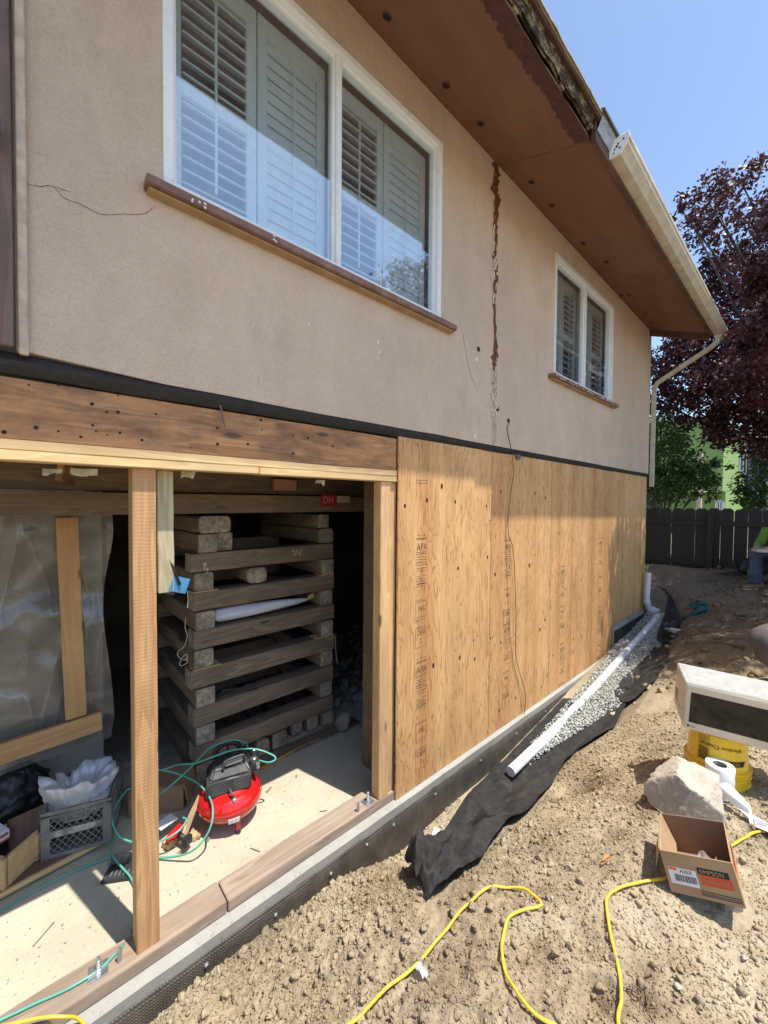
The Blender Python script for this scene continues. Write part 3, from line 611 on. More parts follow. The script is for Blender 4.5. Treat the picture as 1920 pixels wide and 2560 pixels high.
# plate washers, nuts and anchor bolts
def washer(x, y, rot=0, bolt=.085):
    R = Matrix.Rotation(rot, 3, 'Z'); m = MB(); m.box((x,y,.0655), (.072,.072,.006), R); wsh = m.build('plate_washer', M_galv, house, bevel=.001)
    m = MB(); m.lathe([(.015,.069),(.015,.081)], (x,y,0), 6, R=None); m.build('nut', M_galv, wsh, bevel=.001)
    bolt_(x, y, bolt, wsh)
def bolt_(x, y, hgt, par=None):
    m = MB(); m.lathe([(.0085,.060)]+[(.0085+(.0012 if k % 2 else 0), .064+k*.0035) for k in range(int(hgt/.0035))]+[(.006,.064+hgt)], (x,y,0), 10); m.build('anchor_bolt', M_galv, par or house)
p = hit(252,2468,z=.064); washer(p.x, .073, -.12, .062); p = hit(313,2430,z=.064); bolt_(.2885, .055, .062)
p = hit(921,2005,z=.064); washer(p.x, p.y+.005, .08, .07); p = hit(895,2028,z=.064); bolt_(p.x, p.y, .06)
# plywood sheets
px0 = 1.927
for k in range(5):
    x0 = px0+1.1645*k+.0025; x1 = px0+1.1645*(k+1)-.0025; zb = -.0 if k < 4 else -.0
    m = MB(); 
    if x1 < 6.2 or x0 > 6.3: m.bb(x0, x1, -.014, -.001, (.002 if x1 < 6.25 else .37), 2.582)
    else:
        m.hexa([(x0,-.014,.002),(6.217,-.014,.002),(6.217,-.001,.002),(x0,-.001,.002),(x0,-.014,2.582),(6.217,-.014,2.582),(6.217,-.001,2.582),(x0,-.001,2.582)])
        m.hexa([(6.217,-.014,.37),(x1,-.014,.37),(x1,-.001,.37),(6.217,-.001,.37),(6.217,-.014,2.582),(x1,-.014,2.582),(x1,-.001,2.582),(6.217,-.001,2.582)])
    m.build('plywood_sheet', M_ply, house, origin=((x0+x1)/2, -.007, 0))
KN = [(250,995,1.3),(185,1055,1.3),(90,1080,1.2),(308,1062,1),(443,1080,1),(505,1018,1),(652,1025,1.2),(697,1045,1.2),(690,1003,.8),(770,1008,.7),(882,995,.8),(800,1030,.7),(963,1098,.8)]
KN = [(x*.5787+960, y*.5787+640, s) for x, y, s in KN]+[(x*.5787+960, y*.5787+1280, s) for x, y, s in ((447,195,1.1),(320,243,1.1),(480,270,1),(541,238,.8),(628,230,1.3),(652,188,.8),(756,93,1),(851,137,.7),(830,270,.7),(850,294,.9),(786,332,.8),(327,630,1.2),(387,555,.7),(392,635,1),(213,663,1.2),(460,545,.8),(505,563,1.),(674,508,1.4),(695,466,1.1),(731,620,1.),(816,548,.6),(853,540,1.),(820,604,.8),(867,480,.5),(569,803,1.),(498,858,1.),(704,707,.9),(681,757,.9))]
M_knot = plain('dark_knot', (.045,.018,.010), .7, var=.5, sc_=60)
for x, y, s_ in KN:
    c_ = hit(x, y, y=-.0143); r_ = .0115*s_*random.uniform(.85, 1.1); m = MB(); m.lathe([(r_*random.uniform(.95,1.05),0),(r_*.9,.0008),(r_*.4,.0011)], c_, 12, R=Matrix.Rotation(radians(90), 3, 'X'), sx=1, sy=random.uniform(1.25, 1.6)); m.build('knot', M_knot, house)
# nails along the sheet edges
m = MB()
for k in range(5):
    for xx in (.012, 1.152):
        for z in np.arange(.05, 2.56, .10): m.box((px0+1.1645*k+xx+random.uniform(-.003,.003), -.0145, z+random.uniform(-.02,.02)), (.006,.001,.007))
    for z in (.03, 2.555):
        for xx in np.arange(.1, 1.1, .11): m.box((px0+1.1645*k+xx, -.0145, z+random.uniform(-.006,.006)), (.006,.001,.007))
o = m.build('sheathing_nails', M_steel, house, fix=False); o['kind'] = 'stuff'
# grade stamps
def stamp(x, z, full=True, two='CREW\n  2', part='SWG'):
    """x is the left edge, z the top; printed on the sheathing"""
    m = MB(); y = -.0147; W_ = .115
    def ln(zz, t=.003, a=0, b=1): m.box((x+W_*(a+b)/2, y, zz), (W_*(b-a), .0006, t))
    ln(z,.0015); ln(z-.022,.005); ln(z-.032,.0025); ln(z-.125,.003); ln(z-.138,.0025)
    ln(z-.305,.003,0,.35); ln(z-.300,.004,.65,1); ln(z-.36,.009,.1,1); ln(z-.378,.0018)
    for zz in (-.48,-.492,-.61,-.63,-.685,-.70,-.835): ln(z+zz, .0035 if zz in (-.492,-.685) else .0018)
    for a, b in ((-.48,-.61),(-.685,-.835)):
        for xx in (0, W_): m.box((x+xx, y, z+(a+b)/2), (.0018, .0006, a-b))
    r_ = random.Random(5)
    for zz in (-.160,-.18,-.20,-.22,-.245,-.265,-.322,-.340):
        xx = r_.uniform(.0, .02)
        while xx < W_-.012:
            q = r_.uniform(.004, .013); m.box((x+xx+q/2, y, z+zz+r_.uniform(-.002,.002)), (q, .0006, r_.uniform(.004, .009))); xx += q+r_.uniform(.003, .007)
    o = m.build('grade_stamp', M_stamp, house, fix=False); o['kind'] = 'stuff'
    text('stamp_lettering', 'APA', (x+.006, y-.0001, z-.112), (1,0,0), (0,0,1), .078, M_stamp, house, sx=.78)
    text('stamp_lettering', part, (x+.030, y-.0001, z-.565), (1,0,0), (0,0,1), .052, M_stamp, house, sx=.6)
    text('stamp_lettering', 'CREW', (x+.018, y-.0001, z-.745), (1,0,0), (0,0,1), .052, M_stamp, house, sx=.66)
    text('stamp_lettering', '2', (x+.05, y-.0001, z-.805), (1,0,0), (0,0,1), .055, M_stamp, house, sx=.6)
for (x, y) in ((1041,1339),(1041,1650),(1262,1345),(1259,1556),(1402,1412),(1400,1608),(1498,1342),(1495,1515)):
    p = hit(x, y, y=-.0147); stamp(p.x, p.z)
p = hit(1041,1200,y=-.0147); m = MB()
for dz in (0, -.02): m.box((p.x+.06, -.0147, p.z+dz), (.12,.0006,.003))
m.box((p.x+.12,-.0147,p.z-.01),(.003,.0006,.02)); o = m.build('grade_stamp', M_stamp, house, fix=False); o['kind'] = 'stuff'
# thin black wires hanging from the wall
c1 = smooth_path([hit(x, y, y=-.036) for x, y in ((1271,1052),(1273,1060),(1268,1068),(1271,1090),(1279,1130),(1284,1180),(1280,1210),(1275,1250),(1270,1290),(1272,1340),(1281,1365),(1286,1420),(1289,1500),(1290,1560),(1289,1590),(1291,1650),(1313,1735),(1310,1790),(1303,1840)) ], 5)
m = MB(); m.tube(c1, .0028, 6); m.build('black_wire', M_black, house, smooth='all')
c1 = smooth_path([hit(x, y, y=-.022) for x, y in ((1270,1290),(1265,1330),(1267,1420),(1272,1540),(1280,1640),(1294,1705),(1303,1760),(1306,1800))], 5)
m = MB(); m.tube(c1, .0016, 6); m.build('black_wire', M_black, house, smooth='all')
# ---------------- windows
def window(W, mull, panes, name_out):
    x0, x1, z0, z1 = W; fr = .042
    m = MB(); m.bb(x0, x1, -.042, .06, z0, z0+fr); m.bb(x0, x1, -.042, .06, z1-fr, z1); m.bb(x0, x0+fr, -.041, .06, z0+fr, z1-fr); m.bb(x1-fr, x1, -.041, .06, z0+fr, z1-fr)
    m.bb(x0-.012, x1+.012, -.0305, -.026, z0-.004, z0+.01); win = m.build('window', M_white, house, bevel=.004)
    m = MB(); m.bb(mull-.016, mull+.016, -.030, .05, z0+fr, z1-fr); m.build('mullion', M_white, win, bevel=.004)
    for (a, b) in ((x0+fr, mull-.016), (mull+.016, x1-fr)):
        c_, d_ = z0+fr, z1-fr; s_ = .018
        m = MB(); m.bb(a, b, -.012, .04, c_, c_+s_); m.bb(a, b, -.012, .04, d_-s_, d_); m.bb(a, a+s_, -.011, .04, c_+s_, d_-s_); m.bb(b-s_, b, -.011, .04, c_+s_, d_-s_); m.build('sash', M_white, win, bevel=.003)
        m = MB(); m.bb(a+s_-.002, b-s_+.002, .004, .008, c_+s_-.002, d_-s_+.002); m.build('pane', M_pane, win)
        mid = (a+b)/2+.0; 
        for (p0, p1, op) in ((a+.01, mid-.004, panes[0]), (mid+.004, b-.01, panes[1])):
            t = .055; m = MB(); m.bb(p0, p0+t, .085, .115, c_+.02, d_-.02); m.bb(p1-t, p1, .085, .115, c_+.02, d_-.02); m.bb(p0+t, p1-t, .086, .114, c_+.02, c_+.09); m.bb(p0+t, p1-t, .086, .114, d_-.12, d_-.02)
            zm = (c_+d_)/2-.05; m.bb(p0+t, p1-t, .086, .114, zm-.035, zm+.035); m.build('shutter_frame', M_shut, win, bevel=.002)
            m = MB(); m.bb((p0+p1)/2-.006, (p0+p1)/2+.006, .074 if op > .5 else .072, .082 if op > .5 else .076, c_+.13, d_-.16); m.build('tilt_rod', M_shut, win)
            for (za, zb2) in ((c_+.09, zm-.035), (zm+.035, d_-.12)):
                n_ = int((zb2-za)/.062)
                for i in range(n_):
                    zc = za+(zb2-za)*(i+.5)/n_; R = Matrix.Rotation(radians(78 if op < .5 else 32), 3, 'X')
                    m = MB(); m.box(((p0+p1)/2, .10, zc), (p1-p0-2*t-.004, .070, .008), R); m.build('louver', M_shut, win, bevel=.002, seg=1)
    m = MB(); m.bb(x0-.3, x1+.3, .9, .92, z0-.3, z1+.2); m.build('room_wall', plain('room_wall_paint', (.3,.28,.25), .9), win)
    return win
window(W1, 1.40, (.9, .1), 'a'); window(W2, 5.06, (.1, .9), 'b')
m = MB(); m.bb(-1, 7.7, .93, .96, 2.7, 5.1); m.bb(-1, 7.7, .12, .93, 4.95, 4.98); m.bb(2.9,2.95,.12,.93,2.7,5); m.bb(7.6,7.65,.12,.93,2.7,5); m.bb(-1.0,-.95,.0,.93,2.7,5); m.build('room_shell', plain('dim_room', (.25,.23,.2), .9), house)
# wooden sills
def wsill(x0, x1, z, name='window_sill'):
    s_ = beam(name, (x0, -.062, z), (x1, -.062, z), .075, .040, M_sillp, house, bev=.004)
    m = MB(); m.bb(x0+.01, x1-.01, -.080, -.031, z-.032, z-.0205); m.build('drip_strip', M_ochre, s_, bevel=.002)
wsill(.385, 2.46, 3.458); wsill(4.10, 6.05, 3.468)
m = MB()
for k in range(60):
    x = random.uniform(4.15, 6.0); m.box((x,-.1005,3.468+random.uniform(-.015,.018)), (random.uniform(.01,.03),.002,random.uniform(.004,.012)))
for k in range(10):
    x = random.choice((.55,.6,.95))+random.uniform(-.02,.02); m.box((x,-.1005,3.458+random.uniform(-.015,.018)), (random.uniform(.006,.012),.002,random.uniform(.006,.012)))
o = m.build('flaking_paint', M_paperw, house, fix=False); o['kind'] = 'stuff'
# ---------------- soffit, fascia, roof
YS = -.80; SL = .31/.80
def zs(x, y): return ZT(x)+y*SL            # y is negative outwards
seams = [-3.2, .2, 3.10, 5.45, 7.62]
for i in range(4):
    a, b = seams[i]+.002, seams[i+1]-.002; n_ = 60; L = []
    for k in range(n_+1):
        x = a+(b-a)*k/n_; ye = YS+(.02*float(fbm(x*9, 1., 4, 71)) if x < 3.1 else 0); L.append([(x, y, zs(x, y)) for y in np.linspace(-.0, ye, 8)])
    m = MB(); m.grid(L); top = [[(p[0], p[1], p[2]+.014) for p in r_] for r_ in L]; m.grid(top)
    m.grid([[L[k][-1], top[k][-1]] for k in range(n_+1)]); m.build('soffit_panel', M_soffit, house)
L = []
for k in range(230):
    x = -1+4.08*k/229; wdt = .085+.06*float(fbm(x*4.5, 2., 3, 73))+.030*random.random(); L.append([(x, YS-.004, zs(x, YS)-.0045), (x, YS+wdt, zs(x, YS+wdt)-.0035)])
m = MB(); m.grid(L); m.build('bare_soffit_edge', M_soffit_edge, house)
def on_soffit(px, py):
    d = ray(px, py); t = .5
    while t < 20:
        p = CAM+d*t
        if p.z > zs(p.x, p.y): return p
        t += .003
for (x, y) in ((968,40),(1116,212),(1201,308),(1329,454),(1380,512),(1459,608),(1516,655),(1555,738),(1573,737),(1614,783),(1631,805)):
    p = on_soffit(x, y); m = MB(); m.lathe([(.030,.0),(.030,-.006),(.026,-.008),(.024,-.001)], p, 18, R=Matrix.Rotation(atan(SL), 3, 'X')); v_ = m.build('soffit_vent', M_soffit_edge, house)
    m = MB(); m.lathe([(.024,-.004),(.023,-.0035)], p, 18, R=Matrix.Rotation(atan(SL), 3, 'X')); m.build('vent_opening', M_ink, v_)
n_ = N('decayed_wood'); f_ = n_.noise(9, n_.map((1, 1, 2)), 8, .8); g_ = n_.noise(70, None, 4, .7); c_ = n_.ramp(f_, [(.40, (.025,.016,.011)), (.50, (.10,.06,.035)), (.545, (.33,.27,.16)), (.62, (.55,.48,.32))]); c_ = n_.mix(.6, c_, n_.mix(1., c_, n_.ramp(g_, [(.3, .4), (.7, 1.2)]), 'MULTIPLY')); n_.bump(f_, 1., .03); M_rotd = n_.done(c_, .9)
# rafter tails and ragged boards where the gutter was taken off
zf = lambda x: zs(x, YS)
for k in range(8):
    x = -.9+.58*k; m = MB(); m.hexa([(x,-.1,zs(x,-.1)+.02),(x+.04,-.1,zs(x,-.1)+.02),(x+.04,-.815,zs(x,-.815)+.02),(x,-.815,zs(x,-.815)+.02),(x,-.1,zs(x,-.1)+.12),(x+.04,-.1,zs(x,-.1)+.12),(x+.04,-.815,zs(x,-.815)+.12),(x,-.815,zs(x,-.815)+.12)]); m.build('rafter_tail', M_rot, house)
L = []
for k in range(220):
    x = -1+4.05*k/219; q = .018*float(fbm(x*12, 4., 5, 81)); q2 = .05*float(fbm(x*5, 8., 5, 82))
    L.append([(x, -.825+q, zf(x)+.035+q2), (x, -.835+q*1.5, zf(x)+.055), (x, -.83-q, zf(x)+.085), (x, -.84+q, zf(x)+.118)])
m = MB(); m.grid(L); m.grid([[(p[0], p[1]+.02, p[2]) for p in r_] for r_ in L]); m.build('rotten_fascia', M_rotd, house, smooth=True)
for lay, (dy, dz, mt) in enumerate(((-.862, .122, M_fascia), (-.872, .136, M_rot), (-.880, .148, plain('shingle_edge', (.30,.26,.19), .9, var=.4, sc_=25, bump=.8)))):
    L = []
    for k in range(200):
        x = -1.5+4.75*k/199; q = .010*float(fbm(x*14, lay, 5, 91+lay)); r_ = [(x, dy+q, zf(x)+dz-.012+q*.3), (x, dy+q, zf(x)+dz), (x, dy+.5, zf(x)+dz+.5*SL)]
        L.append([(x, dy+.4, zf(x)+dz-.012+.4*SL)]+r_)
    m = MB(); m.grid(L); m.build(('roof_deck','roof_deck','shingle_course')[lay], mt, house)
beam('fascia_board', (3.08,YS-.022,zf(3.1)+.045), (7.66,YS-.022,zf(7.66)+.045), .035, .155, M_fascia, house, up=(0,0,1), seg=10)
beam('fascia_board', (7.66,-.79,zs(7.7,-.79)-.02), (7.66,-.02,zs(7.7,-.02)-.02), .04, .12, M_fascia, house)
m = MB(); x0, x1 = 3.1, 3.42; m.hexa([(x0,-.845,zf(x0)+.05),(x1,-.845,zf(x1)+.05),(x1,-.842,zf(x1)+.05),(x0,-.842,zf(x0)+.05),(x0,-.885,zf(x0)+.15),(x1,-.885,zf(x1)+.15),(x1,-.882,zf(x1)+.15),(x0,-.882,zf(x0)+.15)]); m.build('drip_flashing', M_galv, house)
m = MB(); m.hexa([(3.08,-.90,zf(3.2)+.145),(8.3,-.90,zf(8.3)+.145),(8.3,4.0,zf(8.3)+.15+4.9*SL),(3.08,4.0,zf(3.2)+.15+4.9*SL),(3.08,-.90,zf(3.2)+.165),(8.3,-.90,zf(8.3)+.165),(8.3,4.0,zf(8.3)+.17+4.9*SL),(3.08,4.0,zf(3.2)+.17+4.9*SL)])
m.hexa([(-4,-.86,zf(-1)+.152),(3.08,-.86,zf(3.2)+.146),(3.08,4.0,zf(3.2)+.15+4.86*SL),(-4,4.0,zf(-1)+.15+4.86*SL),(-4,-.86,zf(-1)+.168),(3.08,-.86,zf(3.2)+.160),(3.08,4.0,zf(3.2)+.17+4.86*SL),(-4,4.0,zf(-1)+.17+4.86*SL)])
m.build('roof', plain('dark_shingles', (.07,.07,.075), .9, sc_=20, bump=.6), house)
# gutter
def gut(x): return zf(x)-.005
G0, G1 = 3.36, 8.02; prof = [(-.842,.125),(-.842,.0),(-.915,.0),(-.930,.022),(-.945,.040),(-.962,.060),(-.966,.095),(-.972,.098),(-.972,.128),(-.960,.128)]
L = [[(x, y, gut(x)+z) for y, z in prof] for x in np.linspace(G0, G1, 24)]; m = MB(); m.grid(L); m.grid([[(p[0], p[1]+(.003 if j > 1 else -.0), p[2]+.003) for j, p in enumerate(r_)] for r_ in L])
gutter = m.build('gutter', M_cream, house)
m = MB(); e = [(G0-.002, y, gut(G0)+z) for y, z in prof[:9]]; m.add(e, [tuple(range(9))]); m.tube([(G0-.004, y, gut(G0)+z) for y, z in prof[:9]]+[(G0-.004,prof[0][0],gut(G0)+.125)], .005, 6); m.build('gutter_end_cap', M_white, gutter)
m = MB()
for (y, z, r_) in ((-.89,.07,.010),(-.875,.055,.007),(-.91,.05,.008),(-.90,.085,.008),(-.87,.03,.006),(-.935,.10,.008)): m.lathe([(r_,0),(r_*.7,.002)], (G0-.003,y,gut(G0)+z), 7, R=Matrix.Rotation(radians(-90), 3, 'Y'))
m.build('sealant_marks', M_ink, gutter)
m = MB(); m.bb(7.72,7.80,-.93,-.85,gut(7.7)-.05,gut(7.7)+.002); m.build('outlet', M_cream, gutter, bevel=.004)
# downspout
a = Vector((7.76,-.89,gut(7.7)-.05)); b = hit(1712,912,y=-.80); 
q = [a, a+Vector((0,.005,-.05)), a+Vector((.0,.08,-.11)), Vector((7.80,-.12,4.14)), Vector((7.80,-.075,4.06)), Vector((7.80,-.07,2.42))]
m = MB()
def sq(pts, w_, d_):
    pts = [Vector(p) for p in pts]; rings = []
    for i, p in enumerate(pts):
        t = (pts[min(i+1, len(pts)-1)]-pts[max(i-1, 0)]).normalized(); xx = Vector((1,0,0)); yy = t.cross(xx).normalized()
        rings.append([p+xx*w_+yy*d_, p-xx*w_+yy*d_, p-xx*w_-yy*d_, p+xx*w_-yy*d_])
    n_ = len(rings); m.add([v for r_ in rings for v in r_], [(i*4+k, i*4+(k+1) % 4, i*4+4+(k+1) % 4, i*4+4+k) for i in range(n_-1) for k in range(4)]+[(3,2,1,0), tuple((n_-1)*4+k for k in range(4))])
sq(q, .037, .028); m.build('downspout', M_cream, house, bevel=.004)
m = MB(); m.bb(7.755,7.845,-.105,-.04,2.75,2.78); m.build('pipe_strap', M_cream, house)
# ---------------- under the house
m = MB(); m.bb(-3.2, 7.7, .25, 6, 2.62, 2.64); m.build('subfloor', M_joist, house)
m = MB(); L = []
for i in range(60):
    x = -3+10.7*i/59; L.append([(x, 4.3+.5*float(fbm(x, z*1.2, 4, 99))-.5*(2.6-z)/2.6, z) for z in np.linspace(-.1, 2.62, 24)])
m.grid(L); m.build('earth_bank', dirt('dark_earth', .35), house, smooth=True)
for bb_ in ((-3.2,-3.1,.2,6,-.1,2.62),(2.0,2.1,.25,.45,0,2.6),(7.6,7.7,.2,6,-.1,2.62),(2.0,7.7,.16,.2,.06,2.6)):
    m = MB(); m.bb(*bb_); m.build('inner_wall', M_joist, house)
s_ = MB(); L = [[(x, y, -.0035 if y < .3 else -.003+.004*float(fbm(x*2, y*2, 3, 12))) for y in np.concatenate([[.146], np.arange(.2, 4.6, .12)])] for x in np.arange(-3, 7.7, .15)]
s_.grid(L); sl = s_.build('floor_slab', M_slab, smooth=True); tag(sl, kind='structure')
# long support beams across the opening
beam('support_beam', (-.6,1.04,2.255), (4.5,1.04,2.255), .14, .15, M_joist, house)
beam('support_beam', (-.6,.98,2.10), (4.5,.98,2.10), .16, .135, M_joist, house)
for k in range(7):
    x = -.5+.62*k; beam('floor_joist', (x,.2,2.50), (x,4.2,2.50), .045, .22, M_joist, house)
p = hit(710,1213,y=.94); beam('block', (p.x-.10,.925,p.z), (p.x+.10,.925,p.z), .03, .09, wood('red_block', (.25,.11,.06), (.42,.22,.12)), house)
p0 = hit(804,1236,y=.885); m = MB(); m.bb(p0.x, p0.x+.155, .882, .8845, p0.z-.10, p0.z+.0); m.build('red_sign', plain('red_sign_paint', (.35,.012,.012), .5), house)
text('sign_lettering', 'DH', (p0.x+.012,.8805,p0.z-.075), (1,0,0), (0,0,1), .085, plain('pink_ink', (.5,.3,.3), .7), house, sx=.85)
m = MB(); m.bb(p0.x+.16, p0.x+.30, .882, .8845, p0.z-.07, p0.z-.01); m.build('paper_scrap', M_graywood, house)
m = MB()
for (x, y, w_) in ((800,1200,22),(470,1177,26),(210,1172,40),(130,1172,26)):
    c_ = hit(x, y, y=.05); m.grid([[c_+Vector((w_/900*(a-.5)*2, .02*sin(a*5+b), -.03*b*(.4+vnoise(a*4, b, x)))) for a in np.linspace(0, 1, 8)] for b in (0, .5, 1)])
m.build('torn_paper', M_graywood, house, smooth=True)
# ------------------------------------------------------------------ cribbing under the beams
GRP = 'timbers stacked as cribbing'
def timber(p0, p1, w_, h_, label, rnd=.008, group=GRP, mat=M_crib, name='timber', cat='timber'):
    p0, p1 = Vector(p0), Vector(p1); L = (p1-p0).length; x = (p1-p0).normalized(); z = Vector((0,0,1)); y = z.cross(x)
    M = Matrix(((x.x,y.x,z.x,(p0.x+p1.x)/2),(x.y,y.y,z.y,(p0.y+p1.y)/2),(x.z,y.z,z.z,(p0.z+p1.z)/2),(0,0,0,1)))
    r = random.Random(len(label)*7+int(p0.z*100)+int(p0.x*31)); cr = [rnd*r.uniform(.7, 1.5) for _ in range(4)]; out = []
    for k, (sy, sz) in enumerate(((1,1),(-1,1),(-1,-1),(1,-1))):
        q = min(cr[k], w_*.45, h_*.45)
        for a in np.linspace(0, pi/2, 4 if rnd < .02 else 6):
            a = a+k*pi/2; out.append((sy*(w_/2-q)+q*cos(a), sz*(h_/2-q)+q*sin(a)))
    n_ = len(out); m = MB(); vs = []; xs_ = [-L/2, -L/2+.004]+[-L/2+L*t for t in (.15,.3,.45,.6,.75,.88)]+[L/2-.004, L/2]
    for i, xx in enumerate(xs_):
        e = .93 if i in (0, len(xs_)-1) else 1; dy, dz = (r.uniform(-.002,.002), r.uniform(-.002,.002))
        vs += [(xx, a*e+dy*(e == 1), b*e+dz*(e == 1)) for a, b in out]
    fs = [(i*n_+k, i*n_+(k+1) % n_, (i+1)*n_+(k+1) % n_, (i+1)*n_+k) for i in range(len(xs_)-1) for k in range(n_)]
    m.add(vs, fs); m.add([(-L/2, a*.93, b*.93) for a, b in out], [tuple(range(n_))], 1); m.add([(L/2, a*.93, b*.93) for a, b in out], [tuple(range(n_))], 1)
    o = m.build(name, [mat, M_end], None, M=M, smooth=True); return tag(o, label, cat, group)
XL, XR, YF, YB, H = .905, 2.155, 1.08, 2.30, .1445
ordn = ['lowest', 'second from the bottom', 'third from the bottom', 'fourth from the bottom', 'fifth from the bottom', 'topmost']
for k in range(6):
    zc = H*(1.5+2*k); jl, jr = random.uniform(-.012, .012), random.uniform(-.012, .008)
    ex = -.0 if k not in (2, 5) else -.012
    timber((XL+jl+ex, YF+.07, zc), (XR+jr, YF+.07, zc), .14, .140, 'long timber across the front of the cribbing, %s of six' % ordn[k])
    timber((XL+jr, YB-.07, zc), (XR+jl, YB-.07, zc), .14, .140, 'timber across the dark back of the cribbing, %s of six' % ordn[k])
lay = {1: 'just above the lowest front timber', 2: 'just above the second front timber', 3: 'under the rolled sack', 4: 'level with the rolled sack', 5: 'just below the topmost front timber'}
for k in range(5):
    zc = H*(2.5+2*k)
    timber((XL+.075+random.uniform(-.01,.01), YF+random.uniform(-.02,.0), zc), (XL+.075, YB, zc), .14, .140, 'timber end at left corner of the cribbing, %s' % lay[k+1], .012)
    timber((XR-.075+random.uniform(-.01,.01), YF+random.uniform(-.02,.01), zc), (XR-.075, YB, zc), .135, .140, 'timber end at right corner of the cribbing, %s' % lay[k+1], .012)
zc = H*10.5; c_ = hit(642, 1442, y=YF); timber((c_.x, YF-.01, zc), (c_.x, YB, zc), .17, .125, 'rounded timber end midway in the gap below the topmost timber', .035)
zc = H*12.5
timber((XL+.10, YF-.02, zc), (XL+.10, YB, zc), .14, .140, 'bleached timber end above the topmost front timber at its left', .012)
timber((XL+.235, YF+.02, zc), (XL+.235, YB, zc), .125, .140, 'darker timber end beside the bleached one above the topmost front timber', .01)
timber((XR-.09, YF-.0, zc), (XR-.09, YB, zc), .16, .135, 'worn timber end above the topmost front timber at its right', .025)
zc = H*13.45
timber((XL+.15, YF-.02, zc), (XL+.13, YB, zc), .24, .130, 'wide weathered timber end on top of the cribbing at left', .03)
timber((XR-.12, YF-.0, zc), (XR-.12, YB, zc), .12, .125, 'small timber end on top of the cribbing at right', .01)
for i, (px, wd, lb, rd) in enumerate(((820,.13,'rightmost short block under the cribbing',.01),(786,.12,'brown short block second from the right under the cribbing',.006),(750,.11,'gnawed round log end under the cribbing',.04),(698,.135,'pale square block end under the cribbing beside the round log',.012),(655,.12,'rough pale block end under the cribbing behind the compressor',.03))):
    c_ = hit(px, 1860, y=YF); timber((c_.x, YF+(.0, .03, .05, -.01, -.02)[i], H*.5+.008), (c_.x, YB, H*.5+.008), wd, .13, lb, rd)
timber((XL+.08, YF-.01, H*.5+.008), (XL+.08, YB, H*.5+.008), .14, .13, 'block at the lower left corner of the cribbing behind the cardboard', .01)
timber((XL+.25, YF-.06, .004), (XR+.2, YF-.09, .004), .14, .02, 'flat dark plank lying along the foot of the cribbing', .003, None, M_crib, 'plank', 'plank')
for (k, a, b, lb) in ((2,-.005,.20,'left end of the cribbing above the second front timber'),(2,1.05,.2,'right end of the cribbing above the second front timber'),(4,-.005,.18,'left end of the cribbing above the fifth front timber'),(4,1.1,.14,'right end of the cribbing above the fifth front timber')):
    z = H*(2+2*k)+.0005; x = XL+a; o = beam('shim', (x, YF+.05, z), (x+b, YF+.05, z), .12, .006, M_newwood, bev=0); tag(o, 'thin pale wood shim at the '+lb, 'shim')
m = MB(); pr = []
for i in range(26):
    t = i/25; x = XL+.165+t*.86; r_ = (.058*(1-t**3*.85))*(1 if i else .55); ring = [Vector((x+.01*sin(a*3), YF+.085+.9*r_*cos(a)+.004*sin(a*5+t*9), H*8+.012+.055-.04*t*0+r_*sin(a)*.92-.0)) for a in np.linspace(0, 2*pi, 20, endpoint=False)]; pr.append(ring+[ring[0]])
m.grid(pr); sk = m.build('rolled_sack', M_sack, smooth='all'); tag(sk, 'white woven sack rolled up in the cribbing, tapering to the right', 'sack')
c_ = pr[-1][5]; m = MB(); m.grid([[Vector((XL+1.0+.05*i/3, YF+.05+.02*cos(j), H*8+.09+.02*sin(j*1.3)+.006*i)) for j in range(6)] for i in range(4)]); m.build('printed_end', plain('yellow_black_print', (.5,.36,.08), .6, var=.9, sc_=60), sk, smooth=True)
m = MB(); c_ = Vector((XL+.165, YF+.085, H*8+.06)); m.lathe([(.02,0),(.045,.008),(.03,.02),(.01,.024)], c_, 10, R=Matrix.Rotation(radians(-90), 3, 'Y')); m.build('sack_mouth', M_graywood, sk, smooth=True)
# steel shims on a beam, stake wood, twine, chalk marks
m = MB(); c_ = hit(558,1748,y=YF+.07)
for i, (dx, rz) in enumerate(((-.05,.5),(-.02,.35),(.02,.2),(.055,-.1))): m.box((c_.x+dx, YF+.06+.01*i, H*4+.008+.007*i), (.13,.028,.006), Matrix.Rotation(rz, 3, 'Z') @ Matrix.Rotation(.15, 3, 'Y'))
o = m.build('steel_strips', M_steel); tag(o, 'small pile of dark steel strips on the cribbing', 'metal strips')
def twine(pts, r_, lb, mat, name='twine'):
    m = MB(); m.tube(smooth_path(pts, 6), r_, 6); return tag(m.build(name, mat, smooth='all'), lb, 'string')
M_twine = plain('twine_fibre', (.45,.40,.32), .9)
twine([hit(x, y, y=YF-.03) for x, y in ((464,1545),(463,1570),(468,1590),(461,1615),(445,1630),(447,1642),(460,1650),(468,1643),(466,1635),(455,1645),(449,1660),(455,1664),(467,1657),(467,1645))], .0028, 'loose curl of pale twine hanging at the left corner of the cribbing', M_twine)
twine([hit(x, y, y=YF-.02) for x, y in ((815,1594),(825,1597),(838,1590),(838,1610),(841,1640),(844,1662))], .0025, 'frayed string tied at the right corner of the cribbing', M_twine)
m = MB(); c_ = smooth_path([hit(x, y, y=YF-.014) for x, y in ((508,1408),(510,1415),(516,1415),(513,1407),(511,1425),(520,1420),(517,1432),(515,1432))], 4); m.tube(c_, .002, 5); c2 = smooth_path([hit(x, y, y=YF-.006) for x, y in ((733,1375),(738,1388),(742,1376),(750,1388),(752,1373))], 4); m.tube(c2, .0015, 5)
o = m.build('chalk_mark', M_wink); tag(o, 'chalk squiggles on the topmost front timber', 'chalk mark')
